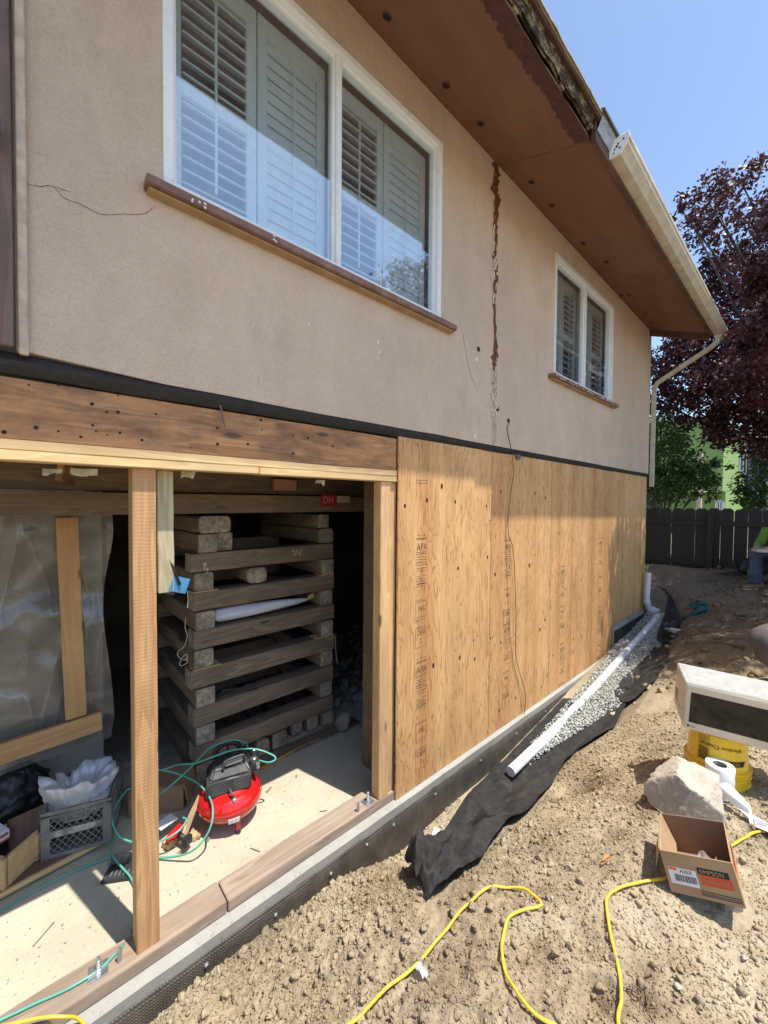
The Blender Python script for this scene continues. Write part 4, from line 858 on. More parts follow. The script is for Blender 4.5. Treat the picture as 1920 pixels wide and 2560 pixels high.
# ------------------------------------------------------------------ plastic sheet, boards and rubble wall on the left
YS2 = 1.45
m = MB(); L = []
for i in range(70):
    x = -2.6+3.02*i/69; L.append([(x, 1.62+.06*float(fbm(x*5, z*5, 4, 111)), z) for z in np.linspace(-.02, 2.35, 50)])
m.grid(L); m.grid([[(.42, 1.62, z) for z in (-.02, 2.35)], [(.42, 2.2, z) for z in (-.02, 2.35)]]); o = m.build('old_foundation_wall', M_oldconc, smooth=True); tag(o, 'old rubble foundation wall behind the clear plastic sheet', 'wall')
m = MB(); L = []
for i in range(90):
    t = i/89; row = []
    for j in range(80):
        s_ = j/79; z = 2.33-s_*1.95; xr = .43+.03*sin(s_*9)+.03*float(fbm(s_*6, 1, 3, 7)) - max(0, .12-s_)*2.4; x = -2.2+(xr+2.2)*t**.8
        f_ = float(fbm(x*2.2+z*.8, z*2.6, 3, 120)); sharp = abs(float(fbm(x*4-z*3, z*3+x*2, 2, 121)))
        row.append((x, YS2-.02+.12*f_+.09*sharp-.22*max(0, 1-s_*5)**1.5+.05*sin(x*7)*max(0, .3-s_), z))
    L.append(row)
m.grid(L); o = m.build('plastic_sheet', M_film, smooth='all'); tag(o, 'dusty clear plastic sheet stapled over the old wall left of the post', 'plastic sheet')
for i, (pts, r_) in enumerate(((((0,1520),(90,1498),(152,1482)),.003),(((0,1352),(60,1345),(100,1338)),.003),(((0,1296),(80,1297),(160,1292),(232,1291)),.004),(((40,1215),(90,1205),(140,1190)),.004))): pass
b1 = beam('furring_board', tuple(hit(190,1792,y=YS2-.09)), tuple(hit(167,1294,y=YS2-.11)), .115, .035, wood('ochre_board', (.36,.19,.07), (.52,.30,.13), ring=5), up=(0,1,0)); tag(b1, 'upright tan board nailed over the plastic sheet', 'board')
b2 = beam('furring_board', tuple(hit(-60,1905,y=YS2-.10)), tuple(hit(254,1800,y=YS2-.09)), .035, .13, b1.data.materials[0], up=(0,0,1)); tag(b2, 'long tan board running level across the foot of the plastic sheet', 'board')
b3 = beam('brace_board', tuple(hit(150,1175,y=.9)), tuple(hit(240,1215,y=1.2)), .04, .12, M_oldbeam); tag(b3, 'short reddish brace board under the top plate beside the plastic', 'board')
# ------------------------------------------------------------------ tools and rubbish on the slab
def rotz(a): return Matrix.Rotation(a, 3, 'Z')
# milk crate
ca = -.32; cx0 = hit(103,2154,z=.055); R = rotz(ca); X_, Y_ = R @ Vector((1,0,0)), R @ Vector((0,1,0))
W_, D_, Hc = .335, .36, .275
crate = thing('milk_crate', cx0+X_*W_/2+Y_*D_/2, 'grey plastic milk crate printed WARNING, holding a white bag', 'crate')
def cp(u, v, z): return cx0+X_*u+Y_*v+Vector((0,0,z))
def side(org, ax, ln_, nrm, name, band):
    m = MB(); Rm = Matrix((ax, nrm, Vector((0,0,1)))).transposed()
    def bx(u0, u1, z0, z1, t=.006, off=0): m.box(org+ax*((u0+u1)/2)+Vector((0,0,(z0+z1)/2))+nrm*off, (u1-u0, t, z1-z0), Rm)
    bx(0,ln_,.255,.275,.014,-.003); bx(0,ln_,.235,.243,.010,-.003); bx(0,ln_,0,.022); bx(0,.042,.022,.235); bx(ln_-.042,ln_,.022,.235)
    bx(.042,ln_-.042,.118,.158,.007)
    for zz in (.118,.158): bx(0,.044,zz-.004,zz+.004,.016,-.004)
    bx(ln_*.33,ln_*.36,.20,.255); bx(ln_*.62,ln_*.65,.20,.255); bx(ln_*.33,ln_*.65,.190,.200,.01)
    f = m.build(name, M_grey, crate, bevel=.0015, seg=1)
    m2 = MB()
    for z0, z1 in ((.022,.118),(.158,.235)):
        n_ = 7; step = (ln_-.084)/n_; hh = z1-z0
        for i in range(-2, n_+1):
            for sg in (1, -1):
                a = .042+step*i if sg > 0 else .042+step*(i+2); b = a+sg*step*2*hh/.085
                a2, b2, za, zb_ = a, b, z0, z1; lo, hi = .042, ln_-.042
                if min(a, b) < lo or max(a, b) > hi:
                    # clip
                    def clip(p, q, zp, zq):
                        for lim, s2 in ((lo, 1), (hi, -1)):
                            if s2*(p-lim) < 0:
                                t = (lim-p)/(q-p) if q != p else 2
                                if t >= 1 or t < 0: return None
                                zp += (zq-zp)*t; p = lim
                        return p, zp
                    c1 = clip(a, b, z0, z1); c2_ = clip(b, a, z1, z0)
                    if not c1 or not c2_: continue
                    a2, za = c1; b2, zb_ = c2_
                p, q = org+ax*a2+Vector((0,0,za)), org+ax*b2+Vector((0,0,zb_))
                if (q-p).length < .005: continue
                d = (q-p).normalized(); s_ = d.cross(nrm); M3 = Matrix((d, nrm, s_)).transposed(); m2.box((p+q)/2+nrm*.001, ((q-p).length, .004, .0035), M3)
    l = m2.build('lattice', M_grey, f, fix=False); l['kind'] = 'stuff'; return f
Z0 = cx0
sf = side(cp(0,0,0), X_, W_, -Y_, 'front_panel', True); side(cp(W_,0,0), Y_, D_, X_, 'side_panel', False); side(cp(0,0,0), Y_, D_, -X_, 'side_panel', False); side(cp(0,D_,0), X_, W_, Y_, 'back_panel', False)
m = MB(); m.box(cp(W_/2,D_/2,.008), (W_-.01,D_-.01,.012), R); m.build('base', M_grey, crate)
text('crate_lettering', 'WARNING', cp(.15,-.0042,.140), X_, (0,0,1), .021, M_wink, sf, sx=1.05)
text('crate_lettering', 'USE BY OTHER THAN REGISTERED', cp(.125,-.0042,.1305), X_, (0,0,1), .0085, M_wink, sf); text('crate_lettering', 'OWNER PUNISHABLE BY LAW', cp(.13,-.0042,.1215), X_, (0,0,1), .0085, M_wink, sf)
m = MB(); c_ = cp(.082,-.0045,.137); m.tube([c_+X_*.018*cos(a)+Vector((0,0,.015*sin(a))) for a in np.linspace(0,2*pi,20)], .001, 4)
for dx, dz, s_ in ((-.006,.004,.007),(.006,.004,.007),(0,-.006,.009),(-.008,-.003,.005),(.008,-.003,.005)): m.box(c_+X_*dx+Vector((0,0,dz)), (s_,.001,.0035), R)
m.build('crate_emblem', M_wink, sf)
# white bag standing in the crate
m = MB(); L = []; bc = cp(.145,.17,.0)
for i in range(64):
    a = 2*pi*i/64; row = []
    for j in range(26):
        s_ = j/25
        if s_ < .55: r_ = .10+.075*(s_/.55)**.6; z = .12+.235*(s_/.55)
        else: q = (s_-.55)/.45; r_ = .175-.10*sin(q*1.5)-.02*q; z = .355+.015*sin(q*pi)-.14*q**1.6
        f_ = float(fbm(cos(a)*1.6+5, sin(a)*1.6+s_*2.0, 3, 131)); g_ = abs(float(fbm(cos(a)*5+9+s_*2, sin(a)*5-s_*4, 3, 133)))-.05
        r2 = r_*(1+.55*f_+.75*g_)*(1.0+.22*cos(a-.3)**2); r2 = min(r2, .225)
        row.append(bc+X_*(r2*cos(a)*.9)+Y_*(r2*sin(a)*.72)+Vector((0,0,z+.20*f_*min(1, s_*2)+.10*g_)))
    L.append(row)
L.append(L[0]); m.grid(L); o = m.build('plastic_bag', M_bag, smooth='all'); tag(o, 'crumpled white plastic bag standing open in the grey milk crate', 'bag')
m = MB(); m.lathe([(.01,0),(.06,.01),(.075,.05),(.06,.10),(.02,.12)], cp(.17,.15,.15), 18, sy=.7); o = m.build('wrapped_bundle', plain('lilac_wrap', (.42,.36,.38), .5, sc_=20), smooth=True); tag(o, 'pinkish grey bundle inside the white plastic bag', 'bundle')
m = MB()
for k in range(7): m.box(cp(.27,.13,.20+.009*k)+X_*random.uniform(-.004,.004), (.085,.17,.0045), R)
o = m.build('metal_plates', M_galv); tag(o, 'stack of thin steel plates in the right side of the milk crate', 'metal plates')
# board under the crate
a = hit(9,2232,z=.05); b = hit(262,2098,z=.05); d = (b-a).normalized(); nn = Vector((-d.y, d.x, 0))
o = beam('base_board', tuple(a-d*.3+nn*.25+Vector((0,0,-.012))), tuple(b+d*.05+nn*.25+Vector((0,0,-.012))), .50, .028, M_boxwood); tag(o, 'flat board with a raw pale edge under the grey milk crate', 'board')
beam('stained_top', tuple(a-d*.3+nn*.255+Vector((0,0,.0035))), tuple(b+d*.04+nn*.255+Vector((0,0,.0035))), .48, .004, M_darkply, o)
# open pine box at the left edge
bo = hit(22,2215,z=.056); pb = thing('pine_box', bo, 'small pale pine box at the left edge beside the milk crate', 'wooden box')
Rb = rotz(.75); bx_, by_ = Rb @ Vector((1,0,0)), Rb @ Vector((0,1,0))
for nm, u0, u1, v0, v1, z0, z1 in (('box_side',-.02,.17,0,.014,0,.165),('box_end',-.014,0,-.0,.22,0,.165),('box_side',-.0,.19,.22,.234,0,.165),('cleat',-.03,-.014,0,.03,0,.165),('cleat',.145,.17,-.015,0,0,.15),('cleat',-.03,-.014,.05,.20,.12,.15)):
    c_ = bo+bx_*((u0+u1)/2)+by_*((v0+v1)/2)+Vector((0,0,(z0+z1)/2)); m = MB(); m.box(c_, (u1-u0, v1-v0, z1-z0), Rb); m.build(nm, M_boxwood, pb, bevel=.002)
c_ = hit(46,2186,z=.075); o = beam('leaning_board', tuple(hit(52,2178,z=.058)+Vector((.02,.05,0))), tuple(hit(80,2055,z=.25)+Vector((-.02,.12,0))), .20, .015, M_darkply, up=(-.5,-.8,.3)); tag(o, 'dark stained board leaning behind the pine box', 'board')
m = MB(); c_ = hit(74,2148,z=.062); m.box(c_, (.075,.04,.012), rotz(.5)); o = m.build('paint_scraper', M_paperw, bevel=.003); tag(o, 'small white offcut lying on the stained board', 'offcut')
# black tool bag and a stack of labelled boxes on it
m = MB(); L = []; c_ = hit(60,2010,z=.14)
for i in range(60):
    a_ = 2*pi*i/59; L.append([c_+Vector((-.1,.12,-.12))+Vector(((.24+.06*float(fbm(cos(a_)*2, sin(a_)*2+z_, 3, 140)))*cos(a_)*(1-.45*q**3)+.12*abs(float(fbm(a_*3, z_*16, 3, 142))), .17*sin(a_)*(1-.4*q**3)+.12*abs(float(fbm(a_*4, z_*14, 3, 143))), z_+.12*float(fbm(a_*2, z_*6, 3, 141)))) for q, z_ in [(k/19, .30*k/19) for k in range(20)]]+[c_+Vector((-.1,.12,.18))])
m.grid(L); o = m.build('black_bag', M_black, smooth='all'); tag(o, 'crumpled black bag slumped behind the pine box on the left', 'bag')
o_ = thing('fastener_box', hit(0,2110,z=.2), 'white and red labelled box of strapped stock at the left edge', 'box'); p0 = hit(24,2060,z=.26); R2 = rotz(.42); ax = R2 @ Vector((1,0,0)); ay = R2 @ Vector((0,1,0))
m = MB(); m.box(p0-ax*.17+ay*.06+Vector((0,0,-.055)), (.34,.12,.055), R2); m.build('carton', M_paperw, o_, bevel=.002)
m = MB(); m.box(p0-ax*.17-ay*.0005+Vector((0,0,-.077)), (.34,.0025,.010), R2); m.box(p0-ax*.03-ay*.0008+Vector((0,0,-.045)), (.045,.0025,.016), R2); m.build('red_band', M_rink, o_)
for k in range(5):
    m = MB(); m.box(p0-ax*.18+ay*.06+Vector((0,0,-.088-.012*k)), (.34,.115,.008), R2); m.build('strip', M_black, o_)
# ---------------- pancake compressor
cc = Vector((.995,.625,0)); ra = -.30; R = rotz(ra); ex, ey = R @ Vector((1,0,0)), R @ Vector((0,1,0))
comp = thing('air_compressor', cc, 'red pancake air compressor with a black motor cover', 'air compressor')
m = MB(); prof = [(.02,.058),(.10,.06),(.155,.072),(.188,.098),(.203,.130),(.205,.158),(.196,.190),(.170,.218),(.13,.236),(.08,.243),(.02,.245)]; m.lathe(prof, cc, 56)
tank = m.build('tank', M_red, comp, smooth='all')
m = MB(); m.lathe([(.2055,.150),(.2075,.152),(.2075,.158),(.2055,.160)], cc, 56); m.build('weld_seam', M_red, tank, smooth=True)
for a_ in (-1.62, .4, 2.5):
    c_ = cc+Vector((.165*cos(a_), .165*sin(a_), 0)); m = MB(); m.box(c_+Vector((0,0,.052)), (.030,.012,.075), rotz(a_+pi/2)); f = m.build('foot', M_red, comp, bevel=.002)
    m = MB(); m.lathe([(.017,0),(.019,.010),(.015,.02)], c_, 14); m.build('rubber_pad', M_black, f, smooth=True)
m = MB(); c_ = cc+Vector((.03,-.05,.045)); m.lathe([(.007,-.016),(.008,0),(.005,.02)], c_, 8); m.build('drain_valve', M_ochre, comp)
m = MB()
for k in range(3):
    a_ = -2.02+.115*k+.1; 
    for j in range(5):
        nrm = Vector((cos(a_), sin(a_), 0)); c_ = cc+nrm*(.204-.003*j*.4)+Vector((0,0,.128-.0065*j)); m.box(c_, (.0205 if j else .022,.003,.0038 if j else .005), rotz(a_+pi/2)); 
m.build('warning_print', M_paperw, tank, fix=False)
# cover
def sh(u, v, z): return cc+ex*u+ey*v+Vector((0,0,z))
m = MB(); m.hexa([sh(-.15,-.112,.222),sh(.13,-.112,.228),sh(.13,.08,.235),sh(-.15,.08,.235),sh(-.14,-.11,.33),sh(.13,-.11,.335),sh(.13,.09,.335),sh(-.14,.09,.33)])
m.hexa([sh(-.13,-.105,.330),sh(.125,-.105,.335),sh(.125,.085,.335),sh(-.13,.085,.330),sh(-.10,-.06,.375),sh(.10,-.06,.385),sh(.10,.07,.385),sh(-.10,.07,.375)]); cov = m.build('motor_cover', M_char, comp, bevel=.012, seg=3, smooth=True)
for k in range(8):
    z = .250+.0105*k
    for (u0, u1) in ((-.118,-.012),(.012,.112)):
        m = MB(); m.box(sh((u0+u1)/2,-.1095-.003*k/8,z), (u1-u0,.006,.0045), R); m.build('cooling_fin', M_black if k % 2 == 5 else M_char, cov, bevel=.001, seg=1)
m = MB(); m.tube(smooth_path([sh(-.045,-.075,.375),sh(-.04,-.075,.41),sh(-.02,-.07,.428),sh(.06,-.065,.437),sh(.085,-.06,.43),sh(.09,-.05,.39)], 6), .009, 10); m.build('handle', M_char, cov, smooth='all')
m = MB(); m.hexa([sh(-.03,-.065,.385),sh(.075,-.06,.39),sh(.075,-.04,.39),sh(-.03,-.04,.385),sh(-.03,-.065,.40),sh(.075,-.06,.412),sh(.075,-.04,.412),sh(-.03,-.04,.40)]); m.build('chrome_manifold', M_galv, cov, bevel=.003)
m = MB(); m.tube(smooth_path([sh(-.01,-.118,.275),sh(.0,-.145,.265),sh(.012,-.165,.245),sh(.016,-.168,.228)], 5), .007, 8); m.build('outlet_tube', M_char, cov, smooth='all'); m = MB(); m.lathe([(.012,.215),(.014,.222),(.014,.234),(.008,.238)], sh(.016,-.168,0), 12); m.build('brass_fitting', M_galv, cov, smooth=True)
for (u, v, z, r_, mt) in ((.155,-.02,.36,.030,M_char),(.16,.03,.39,.026,M_black),(.175,-.055,.345,.014,M_galv)):
    m = MB(); m.lathe([(r_*.5,-.03),(r_,-.026),(r_*1.02,0),(r_*.9,.006),(r_*.2,.008)], sh(u,v,z), 18); g_ = m.build('gauge' if r_ > .02 else 'coupler', mt, comp, smooth=True)
    m = MB(); m.lathe([(r_*.5,.009),(r_*.4,.011)], sh(u,v,z), 14); m.build('dial', M_galv, g_)
m = MB(); m.box(sh(.15,0,.325), (.07,.09,.03), R); m.build('regulator_block', M_char, comp, bevel=.006)
m = MB(); c_ = sh(.0,.17,.33); m.tube([c_+ex*.085*cos(a_)+Vector((0,0,.07*sin(a_)))+ey*.01 for a_ in np.linspace(0,2*pi,30)], .016, 8); m.tube([c_+ex*.07, c_-ex*.07], .010, 6); m.tube([c_+Vector((0,0,.06)), c_-Vector((0,0,.06))], .010, 6); m.build('wheel_guard', M_black, comp, smooth='all')
# ---------------- teal hose
def hose(pts, r_=.0052): 
    return smooth_path([hit(x, y, z=z) for x, y, z in pts], 6)
m = MB()
m.tube(hose([(647,1901,.33),(671,1906,.33),(688,1899,.34),(682,1888,.36),(639,1873,.40),(584,1875,.44),(530,1893,.43),(487,1908,.38),(443,1912,.34),(404,1925,.30),(372,1925,.29),(404,1925,.30),(443,1934,.28),(487,1953,.27),(513,1977,.26),(528,2003,.24),(532,2031,.21),(528,2062,.17),(513,2094,.12),(487,2123,.08),(454,2138,.04),(411,2144,.015),(370,2142,.01),(330,2134,.01),(278,2143,.007),(191,2175,.007),(75,2232,.007),(0,2279,.007),(-60,2320,.007)]), .0056, 10)
m.tube(hose([(619,1867,.40),(613,1856,.41),(584,1850,.42),(552,1858,.41),(519,1875,.38),(487,1908,.34),(454,1940,.28),(404,1982,.2),(370,2000,.15),(327,1971,.22),(298,2000,.22),(283,2029,.20),(281,2052,.18),(292,2081,.15),(312,2099,.12),(360,2110,.10),(405,2101,.10),(428,2090,.11),(451,2073,.12),(466,2050,.13),(457,2044,.13)]), .0056, 10)
m.tube(hose([(292,2090,.05),(283,2101,.05),(278,2125,.05),(286,2145,.045),(307,2171,.03),(327,2194,.02),(338,2225,.01),(340,2280,.006),(330,2330,.02),(312,2358,.05),(301,2371,.068),(249,2423,.070),(174,2470,.070),(90,2508,.070),(0,2551,.070),(-60,2580,.07)]), .0056, 10)
o = m.build('air_hose', M_hose, smooth='all', fix=False); tag(o, 'long teal air hose looping from the red compressor across the slab', 'hose')
c_ = hit(760,1880,z=.005); m = MB(); m.tube(smooth_path([hit(652,1922,z=.01), hit(700,1895,z=.01), hit(760,1864,z=.01), hit(800,1848,z=.01)], 6), .008, 8); o = m.build('orange_cord', plain('orange_yellow_rubber', (.55,.28,.03), .5), smooth='all'); tag(o, 'orange yellow cord lying along the foot of the cribbing', 'cord')
# cardboard boxes, papers, driver and rubbish beside the compressor
bc = hit(445,2010,z=.0); R = rotz(-.5); cb = thing('cardboard_box', bc+Vector((-.05,.1,0)), 'brown cardboard box in the shade between post and compressor', 'cardboard box')
c_ = bc+Vector((-.08,.10,.09)); m = MB(); m.box(c_, (.34,.24,.18), R); m.build('carton', M_cardd, cb, bevel=.004); 
m = MB(); q = [c_+R@Vector(v) for v in ((.17,-.12,.09),(.17,.12,.09),(.20,.12,-.06),(.20,-.12,-.06))]; m.add(q+[v+Vector((.004,0,.002)) for v in q], [(0,1,2,3),(7,6,5,4),(0,4,5,1),(1,5,6,2),(2,6,7,3),(3,7,4,0)]); m.build('open_flap', M_card, cb)
a = hit(500,1985,z=.20); b = hit(447,2140,z=.0); m = MB(); q = [a, a+Vector((.03,.02,-.01)), b+Vector((.06,.04,0)), b]; q = [hit(497,1984,z=.21), hit(488,2030,z=.17), hit(470,2075,z=.05), hit(448,2138,z=.004), hit(458,2098,z=.06), hit(470,2040,z=.15)]
m.add(q+[v+Vector((.006,.004,0)) for v in q], [(5,4,3,2,1,0),(6,7,8,9,10,11)]+[(i,(i+1)%6,6+(i+1)%6,6+i) for i in range(6)]); o = m.build('cardboard_flap', M_card); tag(o, 'torn strip of cardboard standing on edge beside the red tank', 'cardboard')
def slabthing(name, px, py, z, size, rot, mat, label, cat, bev=.002, tilt=0):
    c_ = hit(px, py, z=z); m = MB(); m.box(c_+Vector((0,0,size[2]/2)), size, rotz(rot) @ Matrix.Rotation(tilt, 3, 'X')); o = m.build(name, mat, bevel=bev); return tag(o, label, cat)
slabthing('paper', 415,2055,.075,(.11,.08,.002),.3,M_paperw,'sheet of white paper lying on the scraps beside the post','paper',0)
slabthing('wood_block', 425,2112,.0,(.07,.06,.035),.4,M_newwood,'pale wood block end among the scraps behind the post','wood block')
slabthing('wood_block', 470,2100,.0,(.10,.05,.03),-.4,M_boxwood,'tan wood offcut beside the foot of the red compressor','wood block')
slabthing('wood_block', 492,2085,.0,(.09,.07,.022),.9,M_card,'flat square of cardboard beside the red compressor','cardboard')
slabthing('pipe_fitting', 522,2098,.0,(.05,.018,.016),.7,M_galv,'small galvanised fitting on the slab left of the compressor foot','fitting',.005)
slabthing('wood_chip', 672,1975,.0,(.055,.012,.008),.5,M_oldbeam,'reddish sliver of wood on the slab right of the compressor','wood chip')
slabthing('bolt', 741,1943,.0,(.012,.012,.018),.2,M_galv,'tiny steel nut and bolt standing on the sunlit slab','bolt')
slabthing('stick', 638,2125,.0,(.004,.07,.003),.5,M_joist,'thin dark twig on the sunlit slab near the mud sill','twig',0)
slabthing('stick', 808,2028,.0,(.05,.003,.003),-.5,M_joist,'thin dark twig on the slab near the right hand studs','twig',0)
slabthing('nail', 110,2335,.0,(.11,.003,.003),.75,M_joist,'long thin stick on the sunlit slab left of the post','twig',0)
dr = thing('impact_driver', hit(440,2085,z=.05), 'red and black cordless driver lying on the scraps beside the post', 'power tool'); c_ = hit(440,2080,z=.07); Rx = Matrix.Rotation(radians(90), 3, 'Y'); R = rotz(.6)
m = MB(); m.lathe([(.012,-.07),(.022,-.06),(.027,-.03),(.027,.03),(.018,.05),(.010,.06)], c_, 16, R=R @ Rx); m.build('motor_body', M_red, dr, smooth=True); m = MB(); m.tube([c_, c_+Vector((.03,-.08,-.01))], .016, 10); m.build('grip', M_black, dr, smooth='all'); m = MB(); m.box(c_+Vector((.035,-.10,-.01)), (.06,.035,.05), R); m.build('battery', M_black, dr, bevel=.005)
sb = thing('socket_case', hit(312,2185,z=0), 'open black case of driver bits on the slab behind the post', 'tool case'); c_ = hit(312,2180,z=0); R = rotz(-.55)
m = MB(); m.box(c_+Vector((0,0,.006)), (.20,.12,.010), R); m.box(c_+R@Vector((0,.062,.03)), (.20,.006,.05), R @ Matrix.Rotation(-.4,3,'X')); m.build('case', M_char, sb, bevel=.003)
for k in range(6): m = MB(); m.box(c_+R@Vector((-.06+.022*k,-.02,.015)), (.008,.03,.008), R); m.build('bit', M_galv, sb)
m = MB(); L = [[hit(295,2185,z=.003)+Vector((.16*(i/9-.5)+.0, .15*(j/9-.5), .003+.004*float(vnoise(i*.7, j*.7, 2)))) for j in range(10)] for i in range(10)]
# blue tag hanging from the nailer block
bt = thing('wire_brush', hit(449,1460,y=.115), 'blue card holding a tool, hung on a string from the short block behind the post', 'hanging card'); c_ = hit(449,1462,y=.10); R = Euler((0,.35,.2)).to_matrix()
m = MB(); m.box(c_, (.085,.004,.075), R); m.build('blue_card', plain('blue_card', (.06,.22,.42), .5), bt, bevel=.001); m = MB(); m.box(c_+Vector((-.03,.012,0)), (.05,.004,.09), R); m.build('grey_card', M_char, bt); m = MB(); m.tube([hit(424,1402,y=.10), hit(434,1420,y=.09), c_+Vector((0,-.008,.0))], .006, 8); m.build('dark_handle', M_black, bt, smooth='all')
m = MB(); m.tube([hit(424,1398,y=.09), hit(431,1406,y=.085)], .0015, 5); m.tube(smooth_path([hit(468,1478,y=.1), hit(470,1500,y=.12), hit(468,1520,y=.12)], 4), .0015, 5); m.build('string', M_twine, bt)
o = lumps(2, 1, 55)[0]; c_ = hit(866,1825,z=.0); V = o[0]*np.array([.10,.09,.13])+np.array([c_.x, c_.y, .09]); r_ = npmesh('rock', V, o[1], M_oldconc, origin=(c_.x, c_.y, 0)); tag(r_, 'dark broken lump of concrete on the slab right of the cribbing', 'rubble')
n_ = 260; X = rng.uniform(2.2, 4.6, n_); Y = rng.uniform(1.2, 3.2, n_); S = rng.uniform(.02, .09, n_); V, Fc = scatter(np.stack([X, Y, S*.6], -1), S, lumps(2, 6, 9), 9); o = npmesh('basement_rubble', V, Fc, M_oldconc); tag(o, 'heap of dark rubble in the gloom beyond the cribbing', 'rubble', kind='stuff')
n_ = 500; X = rng.uniform(-1.5, .9, n_); Y = rng.uniform(.3, 1.5, n_); S = rng.uniform(.002, .007, n_); V, Fc = scatter(np.stack([X, Y, S*.6], -1), S, lumps(1, 4, 10), 10); ok = None; o = npmesh('slab_crumbs', V, Fc, M_rock); tag(o, 'crumbs of mortar scattered on the slab floor', 'debris', kind='stuff')
# ------------------------------------------------------------------ drain pipe
pa = Vector((2.95,-.285,-.15)); p1 = hit(1285,1921,y=-.27); p2 = hit(1418,1795,y=-.25); p3 = hit(1446,1765,y=-.25); p4 = hit(1638,1548,y=-.24); p5 = hit(1655,1530,y=-.24)
pipe = thing('drain_pipe', p2, 'white plastic drain pipe running along the trench and rising at the house corner', 'pipe')
def pip(pts, r_, name, mat=M_pvc, n=22, sm='all'):
    m = MB(); m.tube(pts, r_, n); return m.build(name, mat, pipe, smooth=True)
R0 = .042
pip([p1+(p1-p2).normalized()*.06, p2], R0, 'lower_length'); pip([p3, p4], R0, 'upper_length')
pip(smooth_path([p2+(p1-p2).normalized()*.05, p2, (p2+p3)/2+Vector((0,0,.004)), p3, p3+(p4-p3).normalized()*.05], 5), R0*1.16, 'elbow')
pip([p4-(p4-p3).normalized()*.02, p4+(p4-p3).normalized()*.07], R0*1.2, 'coupling'); pip([p4-(p4-p3).normalized()*.028, p4-(p4-p3).normalized()*.02], R0*1.08, 'rubber_ring', M_black)
e1 = hit(1655,1533,y=-.24); e2 = hit(1623,1520,y=-.12); e3 = hit(1617,1500,y=-.10); e4 = hit(1628,1432,y=-.10)
pip(smooth_path([p4+(p4-p3).normalized()*.05, e1, (e1+e2)/2, e2], 6), R0*1.14, 'corner_elbow'); pip(smooth_path([(e1+e2)/2, e2+Vector((.02,0,-.03)), e3+Vector((0,0,.0))], 6), R0*1.14, 'riser_elbow')
e4 = Vector((e3.x+.06, e3.y, hit(1626,1430,y=-.10).z)); pip([e3-Vector((0,0,.05)), e4], R0, 'riser')
# ------------------------------------------------------------------ geotextile strips
def cloth(name, cen, lab, seed, lift=.012, fold=.05, thick=True, n=90, k=44):
    """cen: left/right pixel pairs on the ground; cloth draped over the ground between them"""
    Ls = smooth_path([a for a, b in cen], max(2, n//(len(cen)-1))); Rs = smooth_path([b for a, b in cen], max(2, n//(len(cen)-1))); L = []
    for i, (a, b) in enumerate(zip(Ls, Rs)):
        row = []
        for j in range(k):
            t = j/(k-1); p = a.lerp(b, t); base = max(gz(p.x+dx, min(-.07, p.y+dy)) for dx, dy in ((0,0),(.03,0),(-.03,0),(0,.03),(0,-.03)))
            z = max(base, min(a.z, b.z)-.1)
            f_ = abs(float(fbm(i*.040+seed+t*1.2, t*2.4+seed-i*.012, 3, 150)))*2.2+.5*abs(float(fbm(i*.10-t*3, t*5+i*.03, 2, 151)))
            row.append(Vector((p.x+.012*float(fbm(i*.2, t*6, 2, 152)), p.y+.012*float(fbm(i*.2+4, t*6, 2, 153)), z+lift+fold*f_*(.2+.8*min(1, 5*t, 5*(1-t), (n-i)/9))*(1+.9*min(1, max(0, (i/n-.45)*2.5))*(seed == 3)))))
        L.append(row)
    m = MB(); m.grid(L); o = m.build(name, M_fabric, smooth='all'); return tag(o, lab, 'fabric')
cloth('filter_fabric', FAB[0], 'wide black filter fabric sheet spilling over the dirt in front of the membrane', 3, .02, .17)
cloth('filter_fabric', FAB[1], 'black filter fabric beside the lower end of the white pipe', 8, .006, .03)
cloth('filter_fabric', FAB[2], 'ragged black fabric flap over the gravel halfway along the trench', 5, .02, .05)
cloth('filter_fabric', FAB[3], 'black fabric tucked behind the far elbow of the white pipe', 6, .02, .05)
m = MB(); c_ = hit(1085,2110,z=-.17); m.tube([c_-Vector((.05,.03,0)), c_+Vector((.07,.035,.02))], .034, 16); o = m.build('pipe_offcut', M_pvc, smooth=True); tag(o, 'white pipe end wrapped in the crumpled black fabric', 'pipe')
o_ = lumps(2, 2, 77)
def rockat(px, py, r_, lab, mat=M_rock, seed=1, sc_=(1,1,.8), name='stone', zo=.4):
    c_ = gnd(px, py); V, F_ = lumps(2, 1, seed)[0]; V = V*np.array(sc_)*r_; rz = rotz(seed); V = V @ np.array(rz).T
    o = npmesh(name, V+np.array([c_.x, c_.y, c_.z+r_*zo]), F_, mat, origin=(c_.x, c_.y, c_.z)); return tag(o, lab, 'stone')
rockat(1530,1790,.05,'small tan stone resting on the edge of the black fabric',M_rock,4)
